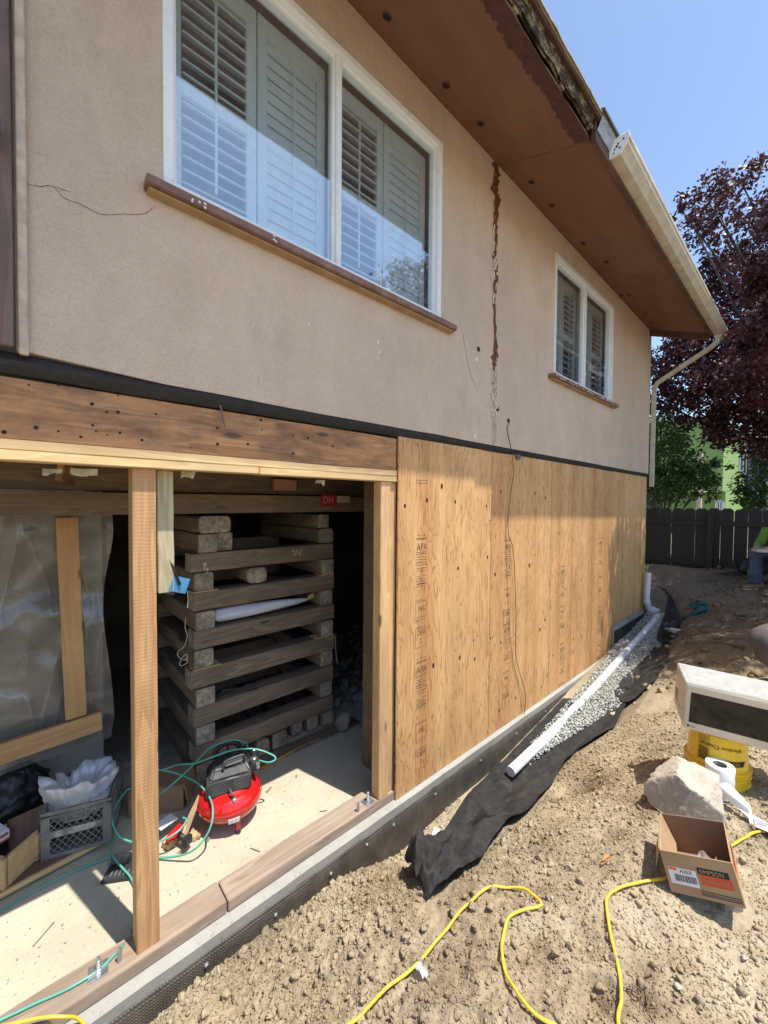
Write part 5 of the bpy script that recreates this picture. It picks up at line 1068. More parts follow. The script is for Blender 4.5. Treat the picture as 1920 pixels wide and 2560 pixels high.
# ------------------------------------------------------------------ yellow extension cord
def gcord(pts, r_, name, lab, mat=M_cord, up=.0):
    P = [gnd(x, y)+Vector((0,0,r_+up)) for x, y in pts]; P = smooth_path(P, 8); m = MB()
    P = [Vector((p.x, p.y, max(gz(p.x+dx, p.y+dy) for dx in (-.018,-.009,0,.009,.018) for dy in (-.018,-.009,0,.009,.018))+r_+.003)) for p in P]
    P = [Vector((p.x, p.y, max(q.z for q in P[max(0,i-1):i+2]))) for i, p in enumerate(P)]
    for _ in range(4): P = [P[0]]+[Vector((P[i].x, P[i].y, (P[i-1].z+P[i].z*2+P[i+1].z)/4)) for i in range(1, len(P)-1)]+[P[-1]]
    m.tube(P, r_, 10); return tag(m.build(name, mat, smooth='all'), lab, 'cord')
gcord([(820,2620),(900,2555),(960,2492),(1020,2447),(1080,2380),(1125,2325),(1160,2280),(1195,2245),(1230,2228),(1270,2223),(1310,2233),(1340,2252),(1353,2267),(1345,2275),(1312,2281),(1285,2290),(1268,2310),(1258,2345),(1254,2390),(1262,2440),(1285,2490),(1320,2530),(1365,2562),(1420,2598)], .0058, 'extension_cord', 'yellow extension cord curving through an S across the dirt in front')
gcord([(1560,2640),(1545,2560),(1553,2520),(1551,2460),(1540,2400),(1525,2340),(1516,2270),(1520,2250),(1545,2228),(1600,2213),(1660,2203),(1692,2198),(1760,2170),(1830,2120),(1860,2098),(1890,2088),(1960,2082)], .0058, 'extension_cord', 'yellow extension cord looping up to and behind the brown cardboard box')
m = MB(); m.tube(smooth_path([hit(-60,2575,z=.10), hit(30,2560,z=.10), hit(100,2545,z=.09), hit(160,2542,z=.075), hit(200,2550,z=.02), hit(240,2600,z=-.05)], 8), .0058, 10); o = m.build('extension_cord', M_cord, smooth='all'); tag(o, 'short stretch of yellow cord crossing the mud sill at the lower left corner', 'cord')
# ------------------------------------------------------------------ microwave on an upturned bucket
fl = atd(1718,1711,2.33); zt = fl.z; bl = hit(1693.5,1656,z=zt+.0); dv = (bl-fl); dpt = dv.length; dv.normalize(); dx_ = Vector((dv.y,-dv.x,0)); 
mwv = thing('microwave', fl+dv*.18+dx_*.28-Vector((0,0,.26)), 'steel microwave with a black glass door balanced on the upturned yellow bucket', 'microwave')
Rm = Matrix((dx_, dv, Vector((0,0,1)))).transposed()
Rm = Matrix.Rotation(radians(3.0), 3, dv) @ Rm; ax, ay, az = [Rm.col[i].copy() for i in range(3)]
def mp(u, v, z): return fl+ax*u+ay*v+az*z
WW, HH, DD = .56, .262, dpt
def mbx(m, u0, u1, v0, v1, z0, z1): m.box(mp((u0+u1)/2,(v0+v1)/2,(z0+z1)/2), (u1-u0,v1-v0,z1-z0), Rm)
m = MB(); mbx(m,0,WW,.03,DD,-HH,0); m.build('casing', M_mwtop, mwv, bevel=.004)
m = MB(); mbx(m,0,WW,-.0,.028,-HH+.0,-.001); door = m.build('door', M_mwf, mwv, bevel=.004)
m = MB(); mbx(m,.022,WW*.74,-.0015,.002,-HH+.045,-.040); m.build('door_glass', M_mwg, door)
m = MB(); mbx(m,WW*.77,WW-.02,-.0015,.002,-HH+.045,-.040); m.build('control_panel', M_mwg, door)
m = MB(); mbx(m,-.0012,.0,.10,.30,-HH+.06,-HH+.064)
for k in range(6): mbx(m,-.0012,.0,.26,.34,-HH+.05+.012*k,-HH+.055+.012*k)
m.build('side_vents', M_char, mwv)
c_ = mp(.022,-.0012,-HH+.022); m = MB(); m.lathe([(.007,0),(.007,.0008)], c_, 18, R=Rm @ Matrix.Rotation(radians(90), 3, 'X')); m.build('door_emblem', M_char, door)
text('door_lettering', 'LG', mp(.034,-.0012,-HH+.016), ax, az, .016, M_char, door)
m = MB(); mbx(m,.02,WW-.02,.05,.052,.0004,.0012); mbx(m,.02,.022,.05,DD-.02,.0004,.0012); m.build('casing_rib', M_mwf, mwv)
bc = mp(.19, .16, -HH); zb0 = gz(bc.x, bc.y, False)-.01; hb = bc.z-.012-zb0
buck = thing('bucket', (bc.x, bc.y, zb0), 'yellow plastic bucket standing upside down under the microwave', 'bucket')
rt, rb = .132, .150
m = MB(); m.lathe([(rb-.004,0),(rb+.006,.0),(rb+.006,.012),(rb,.014),(rb,.052),(rb+.008,.054),(rb+.008,.060),(rb-.002,.062),(rb-.004,.088),(rb+.010,.090),(rb+.010,.098),(rb-.006,.101),(rt,hb-.006),(rt-.006,hb),(.01,hb)], (bc.x,bc.y,zb0), 56); m.build('shell', M_yellow, buck, smooth=True)
def onb(a_, z, out=.0012):
    t = (z-.101)/(hb-.107); rr = (rb-.006)*(1-t)+rt*t+out; return Vector((bc.x+rr*cos(a_), bc.y+rr*sin(a_), zb0+z))
def btext(s, a0, z, size, mat, sgn=1):
    # upside-down lettering following the shell
    me = glyphs('lettering', s, size).copy()
    for v in me.vertices:
        p = onb(a0-v.co.x/.14, z-v.co.y, .0022); v.co = p-Vector((bc.x, bc.y, zb0))
    me.materials.clear(); me.materials.append(mat); o = bpy.data.objects.new('bucket_lettering', me); COL.objects.link(o); place(o, Matrix.Translation((bc.x, bc.y, zb0)), buck)
ca_ = atan2(CAM.y-bc.y, CAM.x-bc.x)
btext('Window Cleaner', ca_+.90, .235, .030, M_ink)
def bpatch(a0, a1, z0, z1, mat, name, out=.0014, slant=0):
    m = MB(); m.grid([[onb(a0+(a1-a0)*i/10+slant*j/3, z0+(z1-z0)*j/3, out) for j in range(4)] for i in range(11)]); m.build(name, mat, buck)
bpatch(ca_+.12, ca_+.95, .135, .165, M_ink, 'dark_band', slant=.12); bpatch(ca_-.0, ca_+.12, .132, .142, M_ink, 'dark_band', .0013)
btext('RESTORE', ca_+.78, .158, .024, M_yellow)
M_bk = plain('printed_label', (.16,.10,.015), .5, var=.9, sc_=90, bump=0); bpatch(ca_-.62, ca_-.30, .13, .205, M_bk, 'printed_picture'); bpatch(ca_-.62, ca_-.30, .21, .27, plain('printed_lines', (.45,.28,.02), .5, var=.6, sc_=200, bump=0), 'printed_text')
for a_ in (ca_-.65, ca_-.27): bpatch(a_, a_+.012, .12, .29, M_ink, 'label_border')
# ------------------------------------------------------------------ white roll with its trailing strip
rc = hit(1800,1911,z=.66); zr = gz(rc.x, rc.y, False); rh = .66-zr
roll = thing('tape_roll', (rc.x, rc.y, zr), 'white roll of flashing membrane standing by the rock with its end trailing away', 'roll')
m = MB(); prof = [(.034,0),(.066,.0),(.066,rh*.2),(.068,rh*.23),(.065,rh*.45),(.067,rh*.5),(.064,rh*.7),(.067,rh-.004),(.065,rh),(.034,rh)]; m.lathe(prof, (rc.x, rc.y, zr), 40, closed=True); m.build('wound_strip', M_tapeW, roll, smooth=True)
m = MB(); m.lathe([(.031,.004),(.034,.004),(.034,rh+.001),(.031,rh+.001)], (rc.x, rc.y, zr), 32, closed=True); m.build('core', plain('grey_core', (.42,.40,.38), .8), roll, smooth=True)
e0 = rc-RT*.062; e1_ = gnd(1900,2050)+Vector((0,0,.02)); e2_ = gnd(1985,2110)+Vector((0,0,.02)); L = []
for i in range(36):
    t = i/35; a = Vector((e0.x, e0.y, zr+rh*(1-.2*t))); p = a.lerp(e2_, t**1.1); sp = .10*(1-t)+.06; row = []
    base = max(gz(p.x, p.y, False)+.02, p.z*(1-t)+.0) if t > .55 else p.z*(1-t**2)+(gz(p.x, p.y, False)+.03)*t**2
    for j in range(12):
        s_ = j/11; dn = (rh*.85*(1-t)**1.6)*s_; row.append(Vector((p.x, p.y, base-dn))+_r0*(.012*sin(s_*7+t*5)-.065*s_*t)+_f0*(-.07*s_*t)-Vector((0,0,.012*sin(s_*9+2*t)*t)))
    L.append(row)
m = MB(); m.grid(L); m.build('trailing_end', M_tapeW, roll, smooth='all')
# ------------------------------------------------------------------ the big chunk of concrete
c_ = gnd(1775,2055); bm = bmesh.new(); bmesh.ops.create_icosphere(bm, subdivisions=5, radius=1.0); V = np.array([v.co[:] for v in bm.verts]); F_ = np.array([[v.index for v in f.verts] for f in bm.faces]); bm.free()
for d, q in (((.2,-.5,1),.62),((-.9,-.3,.2),.66),((-.3,-1,-.1),.70),((.9,-.5,.1),.70),((.3,.1,1),.66),((-.6,.4,.9),.62),((.8,.6,.5),.7),((0,0,-1),.45),((.5,-1,.8),.66),((-.4,.9,0),.7),((.1,-.2,.95),.6)):
    d = np.array(d, float); d /= np.linalg.norm(d); t_ = V@d; V = V-np.outer(np.clip(t_-q, 0, None), d)
V = V*(1+.05*fbm(V[:,0]*4+3, V[:,1]*4+V[:,2]*5, 4, 160)[:,None]*2+.055*fbm(V[:,0]*13, V[:,2]*13+V[:,1]*9, 4, 161)[:,None]*2+.012*rng.normal(size=(len(V),1)))
V[:,2] -= .22*np.exp(-((V[:,0]-.05)**2+(V[:,1]+.2)**2)/.05)
M3 = np.array([list(_r0), list(_f0), [0,0,1]]).T; V = (V*np.array([.215,.18,.205])) @ M3.T
o = npmesh('concrete_chunk', V+np.array([c_.x+.02, c_.y+.10, c_.z+.10]), F_, M_rock, origin=(c_.x, c_.y, c_.z)); tag(o, 'big pale chunk of broken concrete behind the brown cardboard box', 'concrete chunk')
# ------------------------------------------------------------------ cardboard box with print
A0 = atd(1648,2124,1.70); al, ps = radians(35), radians(16); u3 = Vector((0,0,1))
xa0 = _r0*cos(al)-_f0*sin(al); ya = _f0*cos(al)+_r0*sin(al); xa = xa0*cos(ps)+u3*sin(ps); za_ = u3*cos(ps)-xa0*sin(ps)
WB, DB, HB = .245, .25, .165
Rb = Matrix((xa, ya, za_)).transposed()
def bp(u, v, z): return A0+xa*u+ya*v+za_*(z-HB)
gb = gz(*bp(WB/2,DB/2,0)[:2], False)
cbx = thing('cardboard_box', bp(WB/2,DB/2,0), 'open brown cardboard box with black and red print, tipped up on a block in front', 'cardboard box')
def wallb(name, u0, u1, v0, v1, z0, z1, mat=None, par=cbx):
    m = MB(); m.box(bp((u0+u1)/2,(v0+v1)/2,(z0+z1)/2), (u1-u0,v1-v0,z1-z0), Rb); return m.build(name, mat or M_card, par, bevel=.001, seg=1)
T = .004
fw = wallb('front_wall',0,WB,0,T,0,HB); bw = wallb('back_wall',0,WB,DB-T,DB,0,HB,M_cardd); lw = wallb('side_wall',0,T,T,DB-T,0,HB); rw = wallb('side_wall',WB-T,WB,T,DB-T,0,HB); wallb('bottom',T,WB-T,T,DB-T,0,T,M_cardd)
m = MB(); q = [bp(0,0.01,HB),bp(0,DB*.45,HB),bp(-.03,DB*.4,HB-.075),bp(-.028,.0,HB-.07)]; m.add(q+[v+ya*.003-xa*.003 for v in q], [(0,1,2,3),(7,6,5,4),(0,4,5,1),(1,5,6,2),(2,6,7,3),(3,7,4,0)]); m.build('flap', M_card, cbx)
m = MB(); q = [bp(T,DB-T,HB),bp(T,T,HB-.002),bp(T+.035,T+.02,HB-.12),bp(T+.028,DB-T-.01,HB-.12)]; m.add(q+[v+xa*.003 for v in q], [(0,1,2,3),(7,6,5,4),(0,4,5,1),(1,5,6,2),(2,6,7,3),(3,7,4,0)]); m.build('inner_flap', M_card, cbx)
def pr_(u0, u1, z0, z1, mat, off=.0008, par=fw, name='print'):
    m = MB(); m.box(bp((u0+u1)/2, -off, (z0+z1)/2), (u1-u0, .0008, z1-z0), Rb); return m.build(name, mat, par, fix=False)
k_ = WB
pr_(.48*k_,.90*k_,.098,.122,M_ink); pr_(.50*k_,.92*k_,.058,.096,M_rink); pr_(.05*k_,.45*k_,.040,.105,M_paperw,name='label'); pr_(.06*k_,.18*k_,.094,.104,M_rink,.0014)
text('print_lettering','SIMPSON',bp(.50*k_,-.0018,.102),xa,za_,.0215,M_card,fw,sx=.95); text('print_lettering','Strong-Tie',bp(.53*k_,-.0018,.070),xa,za_,.0205,M_card,fw,sx=.95); text('print_lettering','A35Z',bp(.22*k_,-.0018,.088),xa,za_,.018,M_ink,fw)
m = MB(); r_ = random.Random(3); u = .13*k_
while u < .44*k_: q = r_.choice((.0012,.002,.003)); m.box(bp(u,-.0014,.066), (q,.0008,.026), Rb); u += q+r_.choice((.0015,.0025))
m.build('barcode', M_ink, fw, fix=False)
for z in (.015,.022,.03): pr_(.45*k_,.98*k_,z,z+.003,M_char)
def prs(v0, v1, z0, z1, mat): 
    m = MB(); m.box(bp(WB+.0008,(v0+v1)/2,(z0+z1)/2), (.0008,v1-v0,z1-z0), Rb); m.build('print', mat, rw, fix=False)
prs(.18*DB,.75*DB,.098,.122,M_ink); prs(.22*DB,.85*DB,.058,.096,M_rink)
m = MB(); c_ = bp(.62*WB,.45*DB,.03); L = [[c_+xa*(.035*(i/7-.5)*2)+ya*(.03*sin(i*.9)*(j/7))+za_*(.075*j/7*(1-.5*abs(i/7-.6)))+ya*.02*float(vnoise(i,j,4)) for j in range(8)] for i in range(8)]; m.grid(L); o = m.build('plastic_scrap', M_bag, smooth='all'); tag(o, 'scrap of clear printed bag inside the brown cardboard box', 'plastic scrap')
sp = bp(WB*.72,DB*.5,0); gb = gz(sp.x, sp.y, False); zt_ = min(bp(u_*WB,v_*DB,0).z for u_ in (.45,.99) for v_ in (.25,.75)); m = MB(); m.box((sp.x,sp.y,(zt_+gb)/2-.02), (.09,.13,zt_-gb+.04), rotz(-.7)); o = m.build('concrete_block', M_oldconc, bevel=.006); tag(o, 'small rough block in the shade under the cardboard box', 'block')
# chips, splinters and roots
m = MB()
for k in range(7):
    c_ = gnd(1520+random.uniform(-12,14), 2155+random.uniform(-7,8)); m.box(c_+Vector((0,0,.006+.002*k)), (.05,.006,.004), rotz(random.uniform(-.5,.1)))
o = m.build('wood_splinters', M_oldbeam, fix=False); tag(o, 'bundle of reddish wood splinters lying on the dirt left of the cardboard box', 'splinters')
m = MB(); r_ = random.Random(11)
for k in range(9):
    c_ = gnd(1585+r_.uniform(-10,30), 2470+r_.uniform(-20,40)); d = Vector((r_.uniform(-1,1), r_.uniform(-1,1), 0)).normalized(); pts = [c_+d*(.02*i)+Vector((r_.uniform(-.01,.01), r_.uniform(-.01,.01), .012+.014*sin(i))) for i in range(6)]; m.tube(smooth_path(pts, 3), .0016, 5)
o = m.build('dry_roots', M_joist, smooth='all', fix=False); tag(o, 'tangle of thin dry roots sticking out of the dirt near the cord', 'roots')
for i, (px, py, r_, lb) in enumerate(((1500,2475,.022,'lower middle'),(1698,2475,.02,'right of the cord'),(1850,2480,.022,'lower right corner'),(1380,2250,.018,'beside the bend of the yellow cord'),(1715,1925,.014,'below the bucket shade'),(870,2090,.035,'against the membrane'),(930,2440,.025,'lower centre'),(545,2430,.024,'near the kerb'),(1305,2240,.02,'inside the cord loop'),(1585,1760,.022,'on the bank beside the trench'),(1452,2050,.02,'edge of the hollow'),(1860,2400,.022,'right edge'))):
    rockat(px, py, r_, 'pale pebble sitting on the dirt, '+lb, M_rock if i % 2 else M_dirt, 20+i, (1,.8,.6), 'pebble')
m = MB(); c_ = gnd(1055,2440); L = [[c_+Vector((.03*(i/6-.5), .05*(j/6-.5), .01+.025*float(vnoise(i*.8, j*.8, 9)))) for j in range(7)] for i in range(7)]; m.grid(L); o = m.build('plastic_scrap', M_bag, smooth='all'); tag(o, 'clear plastic scrap half buried in the dirt near the yellow cord', 'plastic scrap')
# ------------------------------------------------------------------ tools left on the far bank
c_ = gnd(1685,1590); sh_ = thing('shovel', c_, 'round point shovel lying on the dirt bank beyond the gravel', 'shovel'); d = (gnd(1850,1628)-c_); d.z = 0; d.normalize(); nn = Vector((-d.y, d.x, 0))
m = MB(); L = []
for i in range(12):
    t = i/11; w_ = .11*(sin(pi*min(1, .15+t*.85))**.6 if t < .98 else .9); w_ = .115*min(1, (t*3+.02)**.6); L.append([c_+d*(-.14+.27*t)+nn*(w_*s_)+Vector((0,0,.05+.03*s_*s_+.02*t)) for s_ in np.linspace(-1, 1, 9)])
m.grid(L); m.build('blade', M_galv, sh_, smooth='all'); m = MB(); e_ = gnd(1860,1628)+Vector((0,0,.05)); m.tube([c_+d*.10+Vector((0,0,.07)), c_+d*.22+Vector((0,0,.07)), e_], .017, 10, rs=[.02,.019,.016]); m.build('handle', M_joist, sh_, smooth='all')
c_ = gnd(1745,1535); tl = thing('rotary_hammer', c_, 'dark teal power hammer lying on the shaded bank above the shovel', 'power tool'); M_teal = plain('dark_teal_plastic', (.01,.085,.085), .45); e_ = gnd(1690,1560)+Vector((0,0,.04)); d = (c_-e_).normalized()
m = MB(); m.tube([e_+d*.10, e_+d*.18, c_+Vector((0,0,.05)), c_+d*.10+Vector((0,0,.06))], .05, 14, rs=[.025,.045,.055,.045]); m.build('motor_body', M_teal, tl, smooth='all'); m = MB(); m.tube([e_-d*.25, e_+d*.10], .012, 10); m.build('drill_bit', M_steel, tl, smooth='all'); m = MB(); m.box(c_+Vector((.0,.06,.12)), (.11,.08,.07), rotz(.4)); m.build('battery', M_teal, tl, bevel=.01); m = MB(); m.tube(smooth_path([c_+d*.08+Vector((0,0,.06)), c_+d*.14+Vector((0,.02,.1)), c_+Vector((.02,.05,.13))], 5), .02, 10); m.build('grip', M_teal, tl, smooth='all')
pk = gnd(1862,1440); bp_ = thing('backpack', pk, 'black backpack on the bank behind the seated worker', 'backpack'); m = MB(); m.lathe([(.05,0),(.17,.03),(.19,.12),(.15,.25),(.05,.30)], pk+Vector((.1,-.05,0)), 20, sx=1.1, sy=.8); m.build('bag_body', M_black, bp_, smooth='all'); m = MB(); q = [pk+Vector((-.02,.02,.08)), pk+Vector((-.1,.15,.05)), pk+Vector((-.14,.30,.02)), pk+Vector((-.20,.28,.02)), pk+Vector((-.22,.12,.03)), pk+Vector((-.12,.02,.05))]; m.tube(smooth_path(q, 6), .014, 8); m.build('strap', M_black, bp_, smooth='all')
# ------------------------------------------------------------------ people
def person(name, J, edges, R_, mats, loc, label):
    me = bpy.data.meshes.new(name); keys = list(J); o0 = Vector(loc)
    me.from_pydata([tuple(Vector(J[k])-o0) for k in keys], [(keys.index(a), keys.index(b)) for a, b in edges], [])
    o = bpy.data.objects.new(name, me); COL.objects.link(o); place(o, Matrix.Translation(o0)); tag(o, label, 'person')
    md = o.modifiers.new('Skin', 'SKIN'); md.use_smooth_shade = True
    for i, k in enumerate(keys):
        sv = me.skin_vertices[0].data[i]; r_ = R_[k]; sv.radius = (r_, r_) if not isinstance(r_, tuple) else r_; sv.use_root = (i == 0)
    o.modifiers.new('Subsurf', 'SUBSURF').levels = 2; o.modifiers['Subsurf'].render_levels = 2
    me.materials.append(mats); return o
def bodypart(par, name, pts, rs, mat, wr=0):
    m = MB(); P = smooth_path(pts, 6); n_ = len(P); rr = list(np.interp(np.linspace(0, 1, n_), np.linspace(0, 1, len(rs)), rs)); m.tube(P, .1, 20, rs=rr)
    if wr:
        m.v = [tuple(Vector(v)+Vector((wr*float(fbm(v[0]*14, v[2]*14+v[1]*6, 3, 170)), wr*float(fbm(v[1]*14, v[2]*14, 3, 171)), wr*float(fbm(v[0]*9+v[1]*9, v[2]*20, 3, 172))))) for v in m.v]
    return m.build(name, mat, par, smooth='all', fix=True)
M_skin = plain('skin', (.38,.22,.15), .5, var=.05, bump=0); M_sweat = plain('dark_grey_brown_sweatcloth', (.105,.085,.08), .95, bump=.3, bs=200); M_denim = plain('blue_denim', (.075,.11,.17), .9, var=.2, bump=.4, bs=200); M_hiv = plain('lime_shirt', (.13,.26,.035), .85); M_boot = plain('brown_suede_boot', (.22,.13,.08), .85)
def man(loc, f, mats, label, knees, leanh, sit=.45, arm=(.30,.22,.52,.20)):
    """seated or crouching man; f faces forward; returns objects"""
    shirt, pants = mats; loc = Vector(loc); f = Vector(f).normalized(); s_ = Vector((-f.y, f.x, 0)); z = Vector((0,0,1)); hip = loc+z*sit
    J = dict(pelvis=hip, belly=hip+z*.17+f*.02*leanh, chest=hip+z*.38+f*.13*leanh, neck=hip+z*.56+f*.22*leanh, head=hip+z*.66+f*.28*leanh, crown=hip+z*.80+f*.31*leanh)
    E = [('pelvis','belly'),('belly','chest'),('chest','neck'),('neck','head'),('head','crown')]; Rr = dict(pelvis=(.15,.12),belly=(.14,.11),chest=(.17,.12),neck=.055,head=(.085,.095),crown=(.065,.075))
    for k, sg in (('l',1),('r',-1)):
        kn = hip+f*knees[k][0]+s_*sg*.16+z*knees[k][1]; an = kn+f*knees[k][2]; an.z = loc.z+.09
        J.update({'h'+k: hip+s_*sg*.10, 'k'+k: kn, 'a'+k: an, 'sh'+k: hip+z*.47+f*.18*leanh+s_*sg*.19, 'e'+k: hip+z*arm[1]+f*arm[0]+s_*sg*.24, 'w'+k: hip+z*arm[3]+f*arm[2]+s_*sg*.10})
        E += [('pelvis','h'+k),('h'+k,'k'+k),('k'+k,'a'+k),('chest','sh'+k),('sh'+k,'e'+k),('e'+k,'w'+k)]
        Rr.update({'h'+k:.10,'k'+k:.065,'a'+k:.042,'sh'+k:.065,'e'+k:.045,'w'+k:.03})
    p = person('person', J, E, Rr, M_skin, loc, label)
    bodypart(p, 'shirt', [J['pelvis']+z*.02, J['belly'], J['chest'], J['neck']-z*.05], [.165,.165,.19,.10], shirt, .03)
    for k in 'lr':
        bodypart(p, 'trouser_leg', [J['h'+k], (J['h'+k]+J['k'+k])/2, J['k'+k], (J['k'+k]+J['a'+k])/2, J['a'+k]+z*.01], [.125,.118,.10,.088,.08], pants, .085)
        bodypart(p, 'sleeve', [J['sh'+k], (J['sh'+k]+J['e'+k])/2, J['e'+k], (J['e'+k]*.3+J['w'+k]*.7)], [.085,.07,.058,.045], shirt, .03)
        a = J['a'+k]; m = MB(); 
        L = []
        for i in range(12):
            t = i/11; c_ = a-f*.09+f*.31*t; w_ = .05*(1-.0*t) if t < .8 else .05*sqrt(max(.0, 1-((t-.8)/.2)**2))+.004; h_ = .12-.065*min(1, t*1.8) if t < .85 else .055*(1-(t-.85)*4)
            L.append([Vector((c_.x, c_.y, loc.z+.012))+s_*w_*q1+z*max(0, h_)*q2 for q1, q2 in ((-1,0),(-1,.5),(-.7,.9),(0,1),(.7,.9),(1,.5),(1,0))])
        m.grid(L); m.grid([[r_[0], r_[-1]] for r_ in L]); bt_ = m.build('boot', M_boot, p, smooth='all')
        m = MB(); m.grid([[r_[0], r_[0]-z*.018] for r_ in L]); m.grid([[r_[-1], r_[-1]-z*.018] for r_ in L]); m.build('boot_sole', M_rock, bt_)
        # hands: palm and five fingers
        w_ = J['w'+k]; d = (w_-J['e'+k]).normalized(); sd_ = d.cross(z).normalized(); m = MB(); m.tube([w_, w_+d*.04, w_+d*.085], .03, 12, rs=[.026,.036,.034]); m.build('palm', M_skin, p, smooth='all')
        for q in range(4):
            ln_ = (.065,.075,.07,.055)[q]; b_ = w_+d*.08+sd_*(-.027+.018*q); m = MB(); m.tube([b_, b_+d*ln_*.5-z*.006, b_+d*ln_*.75-z*.03], .008, 8, rs=[.009,.008,.006]); m.build('finger', M_skin, p, smooth='all')
        b_ = w_+d*.02+sd_*.03*(1 if k == 'l' else -1); m = MB(); m.tube([b_, b_+d*.03+sd_*.02*(1 if k == 'l' else -1), b_+d*.055], .009, 8, rs=[.011,.010,.008]); m.build('thumb', M_skin, p, smooth='all')
    return p, J
# seated worker at the far right edge
ft = gnd(1888,1478); fdir = -_r0*.95-_f0*.15; base = ft-fdir.normalized()*.47+_r0*.15; base.z = ft.z-.0
p, J = man(base, fdir, (M_hiv, M_denim), 'person in a lime shirt and blue jeans sitting near the fence', dict(l=(.42,.07,.05), r=(.42,.09,.03)), 1.)
m = MB(); m.lathe([(.16,0),(.15,.34)], (base.x, base.y, base.z-.02), 24); o = m.build('bucket', plain('grey_pail', (.2,.2,.19), .5), smooth=True); tag(o, 'pail the seated worker in the lime shirt sits on', 'bucket')
hc = (J['wl']+J['wr'])/2+fdir.normalized()*.06; m = MB(); m.box(hc+Vector((0,0,-.03)), (.20,.16,.045), rotz(.4)); o = m.build('food_tray', plain('food_tray_foil', (.5,.42,.35), .5, var=.5, sc_=50), bevel=.01); tag(o, 'small food tray on the lap of the seated worker', 'tray')
# crouching worker nearer, only the bent leg comes into view
kn_ = atd(1866,1590,3.4); zg = gz(kn_.x, kn_.y, False); fd_ = (-_r0*.97+_f0*.1).normalized(); base = Vector((kn_.x, kn_.y, 0))-fd_*.46; base.z = zg; kz = kn_.z-zg
p, J = man(base, fd_, (M_sweat, M_sweat), 'person in dark grey sweat clothes crouching, one bent knee showing at the right edge', dict(l=(.44,kz-.68,-.30), r=(.10,kz-.80,-.12)), .3, .68, (-.02,.20,.06,-.05))
# ------------------------------------------------------------------ fence
XF = 9.5; fn = thing('fence', (XF, -2.3, .9), 'dark weathered board fence with dog-eared tops across the end of the yard', 'fence')
bw_ = .183; k = 0; y = .75
while y > -7.2:
    w_ = bw_-random.uniform(.000, .004); z0, z1 = .72, 2.06+.05*(-y-.2)*-.12+random.uniform(-.012, .012); t = .02; x0 = XF+random.uniform(-.004, .004); lean = random.uniform(-.004,.004)
    m = MB(); c_ = .045; a, b = y, y-w_; pts = [(b,z0),(a,z0),(a+lean,z1-c_),(a-c_+lean,z1),(b+c_+lean,z1),(b+lean,z1-c_)]
    m.add([(x0, p, q) for p, q in pts]+[(x0+t, p, q) for p, q in pts], [tuple(range(6)), tuple(range(11, 5, -1))]+[(i, 6+i, 6+(i+1) % 6, (i+1) % 6) for i in range(6)])
    m.build('fence_board', M_fence, fn); y -= bw_+random.choice((.0015,.003,.006,.009))
for z in (1.78, 1.02): beam('rail', (XF-.022, .9, z), (XF-.022, -7.2, z), .04, .085, M_fence, fn)
for y in (-.62, -3.1, -5.6): beam('fence_post', (XF-.09, y, .6), (XF-.09, y, 1.95), .09, .09, M_fence, fn, up=(0,1,0))
# ------------------------------------------------------------------ foliage
def leafmat(name, c, c2, tr=.35):
    n = N(name); f = n.noise(2.3, None, 3); f2 = n.noise(40, None, 1); col = n.ramp(n.math('ADD', n.math('MULTIPLY', f, .5), n.math('MULTIPLY', f2, .5)), [(.38, c), (.62, c2)]); n.set(n.b.inputs['Base Color'], col); n.b.inputs['Roughness'].default_value = .42
    t = n.node('ShaderNodeBsdfTranslucent'); n.l(col, t.inputs[0]); m = n.node('ShaderNodeMixShader'); m.inputs[0].default_value = tr; n.l(n.b.outputs[0], m.inputs[1]); n.l(t.outputs[0], m.inputs[2]); n.l(m.outputs[0], n.out.inputs[0]); return n.m
M_plum = leafmat('plum_leaf', (.055,.018,.022), (.13,.04,.04), .3); M_green = leafmat('green_leaf', (.03,.07,.012), (.10,.17,.03), .35); M_bark = wood('bark', (.07,.05,.04), (.16,.12,.10), knots=False)
def leaves(clusters, size, seed, per=None):
    r = np.random.default_rng(seed); C_, S_ = [], []
    for (c, rad, n_) in clusters:
        nt_ = max(3, n_//26); tw = r.normal(size=(nt_, 3)); tw /= np.linalg.norm(tw, axis=1)[:, None]; tw *= (r.uniform(0, 1, nt_)**.45)[:, None]*rad
        k_ = r.integers(0, nt_, n_); q = tw[k_]+r.normal(size=(n_, 3))*.14*min(1, rad); C_.append(q+np.array(c))
    C_ = np.concatenate(C_); n_ = len(C_); s = size*r.uniform(.55, 1.25, n_); d = r.normal(size=(n_, 3)); d[:,2] -= .5; d /= np.linalg.norm(d, axis=1)[:, None]; u = np.cross(d, r.normal(size=(n_, 3))); u /= np.linalg.norm(u, axis=1)[:, None]; nn = np.cross(d, u)
    w_ = .30*s
    P = np.stack([C_, C_+d*s[:,None]*.5+u*w_[:,None]+nn*(s*.10)[:,None], C_+d*s[:,None], C_+d*s[:,None]*.5-u*w_[:,None]+nn*(s*.10)[:,None]], 1).reshape(-1, 3)
    return P, np.arange(4*n_).reshape(-1, 4)
def tree(name, clusters, size, mat, label, cat, base, limbs, seed, r0=.12, group=None):
    t = thing(name, base, label, cat, group); V, F_ = leaves(clusters, size, seed); npmesh('crown', V, F_, mat, t, origin=base)
    m = MB(); r = random.Random(seed)
    for pts, ra, rb_ in limbs:
        P = smooth_path(pts, 6); n_ = len(P); m.tube(P, ra, 8, rs=[ra+(rb_-ra)*i/(n_-1) for i in range(n_)])
    m.build('trunk', M_bark, t, smooth='all', fix=False); return t
B = Vector((12.2,-2.6,.85)); cl = []; lim = []
fork = B+Vector((-.1,.1,2.2)); lim.append(([B, B+Vector((0,.05,1.2)), fork], .17, .13))
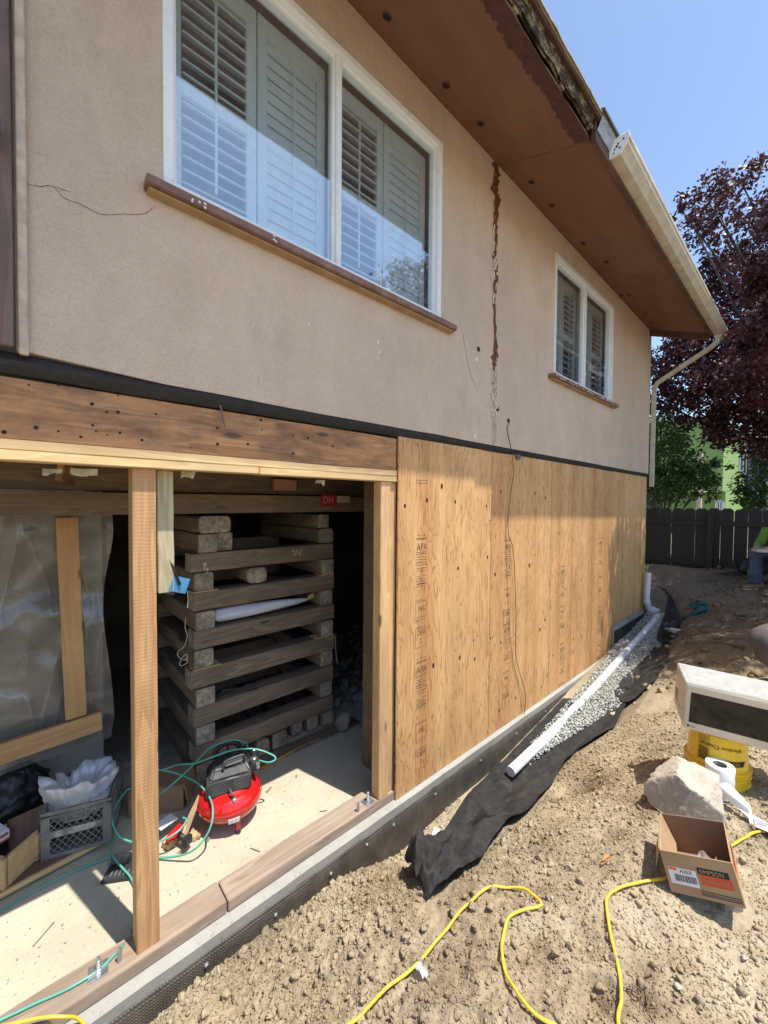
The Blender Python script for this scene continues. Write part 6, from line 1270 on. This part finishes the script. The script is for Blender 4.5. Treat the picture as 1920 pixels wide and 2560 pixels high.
# (px, py, depth, radius, leaves) read off the photograph's crown
spec = [(1760,485,8.2,.42,500),(1850,450,8.4,.45,520),(1730,560,8.0,.30,260),(1800,540,8.1,.5,700),(1905,500,8.2,.45,600),(1890,600,8.2,.6,1000),(1790,640,8.3,.42,420),(1700,520,8.3,.22,160),(1715,640,8.6,.2,110),(1960,600,8.2,.7,1100),(1830,700,8.3,.65,1500),(1920,740,8.2,.8,2300),(1770,740,8.4,.45,800),(1860,830,8.2,.8,2400),(1960,860,8.2,.9,2200),(1760,850,8.5,.65,1700),(1700,900,8.6,.55,1200),(1655,960,8.8,.48,900),(1740,960,8.4,.65,1700),(1830,960,8.2,.75,2200),(1920,980,8.2,.8,2300),(1700,1010,8.8,.42,900),(1780,1050,8.4,.5,1300),(1860,1070,8.1,.55,1500),(1930,1090,8.0,.5,1100),(1990,1000,8.0,.9,1500),(1990,740,8.2,.9,1300),(1640,1000,8.9,.30,350),(1650,900,8.9,.35,350),(1690,840,8.9,.35,380)]
for i, (px, py, d, rad, n_) in enumerate(spec):
    c_ = atd(px, py, d); cl.append((tuple(c_), rad, int(n_*.9)))
    mid = fork.lerp(c_, .5)+Vector((random.uniform(-.2,.2), random.uniform(-.2,.2), -.25)); lim.append(([fork, mid, c_], .05, .012))
# the side of the crown that reaches over the yard beyond the right edge of the view
over = [(8.2,-2.3,5.8,.8,2400),(7.6,-1.5,5.3,.38,700),(7.25,-1.65,5.9,.32,500),(7.95,-1.35,4.6,.36,600),(6.9,-1.9,6.6,.30,350),(8.7,-2.6,5.6,.9,2000),(7.5,-2.1,6.3,.6,1100),(9.2,-1.9,5.2,.8,1900),(9.6,-3.0,5.6,1.,2000),(7.7,-3.0,6.0,.8,1700),(6.9,-2.6,6.4,.6,900),(8.6,-3.8,5.6,.9,1900),(7.0,-3.7,6.2,.8,1300),(6.3,-3.3,6.6,.6,800),(9.9,-1.3,4.6,.7,1400),(6.2,-4.2,6.6,.7,900),(7.8,-4.6,6.,.9,1500),(10.2,-4.2,5.5,1.0,1800),(9.2,-5.0,5.6,1.,1500),(10.0,-2.4,5.0,.8,1500)]
for x, y, z, rad, n_ in over:
    cl.append(((x, y, z), rad, int(n_*2.1))); f2 = fork.lerp(Vector((x, y, z)), .5)+Vector((0,0,.3)); lim.append(([fork, f2, Vector((x, y, z))], .055, .012))
tree('plum_tree', cl, .095, M_plum, 'large purple-leaved plum tree rising behind the fence at the right', 'tree', B, lim, 5)
B = Vector((11.2,.6,.85)); cl = []; lim = []
for px, py, d, rad, n_ in ((1650,1130,9.0,.55,1500),(1700,1190,8.9,.5,1400),(1660,1220,9.0,.5,1200),(1745,1170,8.9,.38,700),(1760,1225,8.8,.32,500),(1640,1060,9.3,.4,700),(1690,1100,9.2,.4,700),(1790,1180,8.8,.28,250),(1625,1180,9.2,.5,800)):
    c_ = atd(px, py, d); cl.append((tuple(c_), rad, n_)); lim.append(([B, B.lerp(c_, .5)+Vector((0,0,.3)), c_], .035, .008))
tree('citrus_tree', cl, .085, M_green, 'bushy green tree behind the fence right of the downspout', 'tree', B, lim, 6)
B = Vector((11.4,-3.6,.85)); cl = []; lim = []
for px, py, d, rad, n_ in ((1900,1210,8.4,.42,1100),(1930,1160,8.4,.4,900),(1870,1250,8.5,.30,600),(1960,1240,8.3,.5,900),(1905,1150,8.6,.25,250)):
    c_ = atd(px, py, d); cl.append((tuple(c_), rad, n_)); lim.append(([B, B.lerp(c_, .5), c_], .03, .008))
tree('shrub', cl, .075, M_green, 'green shrub above the fence at the right edge of the view', 'shrub', B, lim, 7)
# ------------------------------------------------------------------ neighbouring houses
M_lime = plain('lime_green_stucco', (.25,.38,.12), .85, var=.08, sc_=2); M_limed = M_lime; M_greyw = plain('grey_lilac_siding', (.22,.23,.30), .85, var=.08); M_shing = plain('grey_shingles', (.22,.22,.21), .95, var=.3, sc_=6, bump=.6)
def at20(px, py, d=19.): return atd(px, py, d)
gh = thing('green_house', at20(1780,1250), 'bright lime green house with white barred windows beyond the fence', 'house')
a = at20(1812,1090); 
def gq(px, d): v = CAM+ray(px, 1260)*d; return Vector((v.x, v.y, 0))
q0, q1, q2 = gq(1640,20.), gq(1805,17.9), gq(1872,24.5)
def wallq(m, a, b, z0, z1, t=.2):
    d = (b-a).normalized(); n_ = Vector((-d.y, d.x, 0))*t
    m.hexa([Vector((v.x, v.y, z0)) for v in (a, b, b+n_, a+n_)]+[Vector((v.x, v.y, z1)) for v in (a, b, b+n_, a+n_)])
m = MB(); wallq(m, q0, q1, 2.75, 6.2); wallq(m, q1, q2, 2.75, 6.2); m.build('upper_wall', M_lime, gh)
dd_ = (q2-q1).normalized()*.9; dl = (q1-q0).normalized()*-.0
m = MB(); wallq(m, q0+dd_, q1+dd_, .5, 2.75); wallq(m, q1+dd_, q2+dd_, .5, 2.75); m.build('lower_wall', M_lime, gh)
m = MB(); zt2 = 6.2; m.add([Vector((q0.x,q0.y,zt2)),Vector((q1.x,q1.y,zt2)),Vector((q2.x,q2.y,zt2)),Vector((q2.x+4,q2.y+4,zt2+1.3)),Vector((q0.x+5,q0.y+5,zt2+1.3))], [(0,1,2,3,4)]); m.build('roof', M_shing, gh)
d12 = (q2-q1).normalized(); nrm = Vector((d12.y,-d12.x,0))
def ghwin(P0, P1, z0, z1, bars=3):
    m = MB(); d = (P1-P0).normalized(); n_ = Vector((-d.y, d.x, 0)); t = .09
    def b_(a, b, za, zb_): wallq(m, P0+d*a-n_*.06, P0+d*b-n_*.06, za, zb_, .08)
    Lw = (P1-P0).length; b_(0,Lw,z0,z0+t); b_(0,Lw,z1-t,z1); b_(0,t,z0,z1); b_(Lw-t,Lw,z0,z1)
    for i in range(1, bars): b_(Lw*i/bars-.025, Lw*i/bars+.025, z0, z1)
    w_ = m.build('window', M_white, gh); m = MB(); wallq(m, P0-n_*.03, P1-n_*.03, z0, z1, .04); m.build('pane', M_mwg, w_)
L12 = (q2-q1).length; ghwin(q1+d12*L12*.50, q1+d12*L12*.93, 3.9, 5.3); 
d01 = (q1-q0).normalized(); L01 = (q1-q0).length; ghwin(q0+dd_+d01*L01*.86, q0+dd_+d01*L01*.995+dd_*.0, 1.15, 2.35, 4)
m = MB(); pv = gq(1748,12.5); m.tube([Vector((pv.x,pv.y,.8)), Vector((pv.x,pv.y,3.75))], .07, 8); o = m.build('post', plain('pale_pole', (.55,.45,.38), .8)); tag(o, 'pale upright pole beyond the fence between green tree and green house', 'pole')
g2 = thing('grey_house', gq(1900,24.), 'lilac grey house to the right of the green house', 'house'); m = MB(); wallq(m, gq(1868,23.), gq(2010,22.), .5, 6.0); m.build('wall', M_greyw, g2); m = MB(); a, b = gq(1864,22.8), gq(2014,21.6); m.add([Vector((a.x,a.y,6)),Vector((b.x,b.y,6)),Vector((b.x+4,b.y+4,7.6)),Vector((a.x+4,a.y+4,7.6))], [(0,1,2,3)]); m.build('roof', M_shing, g2)
m = MB(); wallq(m, gq(1915,22.4), gq(1960,22.2), 2.2, 3.5, .05); m.build('window', M_white, g2)
g3 = thing('shingled_house', gq(1650,26.), 'house with a grey shingle roof seen between downspout and trees', 'house'); a, b = gq(1560,24.), gq(1700,26.)
m = MB(); wallq(m, a, b, .5, 6.2); m.build('wall', plain('pale_wall', (.5,.5,.48), .9), g3)
m = MB(); wallq(m, a-Vector((.3,.3,0)), b-Vector((.3,.3,0)), 6.05, 6.3, .1); m.build('eave_gutter', M_white, g3)
for i in range(9):
    m = MB(); o_ = Vector((.32*i, .32*i, .21*i)); h_ = Vector((.34,.34,.19)); s_ = -Vector((.35,.35,0)); m.hexa([Vector((a.x,a.y,6.3))+o_+s_, Vector((b.x,b.y,6.3))+o_+s_, Vector((b.x,b.y,6.3))+o_+h_+s_, Vector((a.x,a.y,6.3))+o_+h_+s_]+[Vector((a.x,a.y,6.34))+o_+s_, Vector((b.x,b.y,6.34))+o_+s_, Vector((b.x,b.y,6.34))+o_+h_+s_, Vector((a.x,a.y,6.34))+o_+h_+s_]); m.build('shingle_course', M_shing, g3)
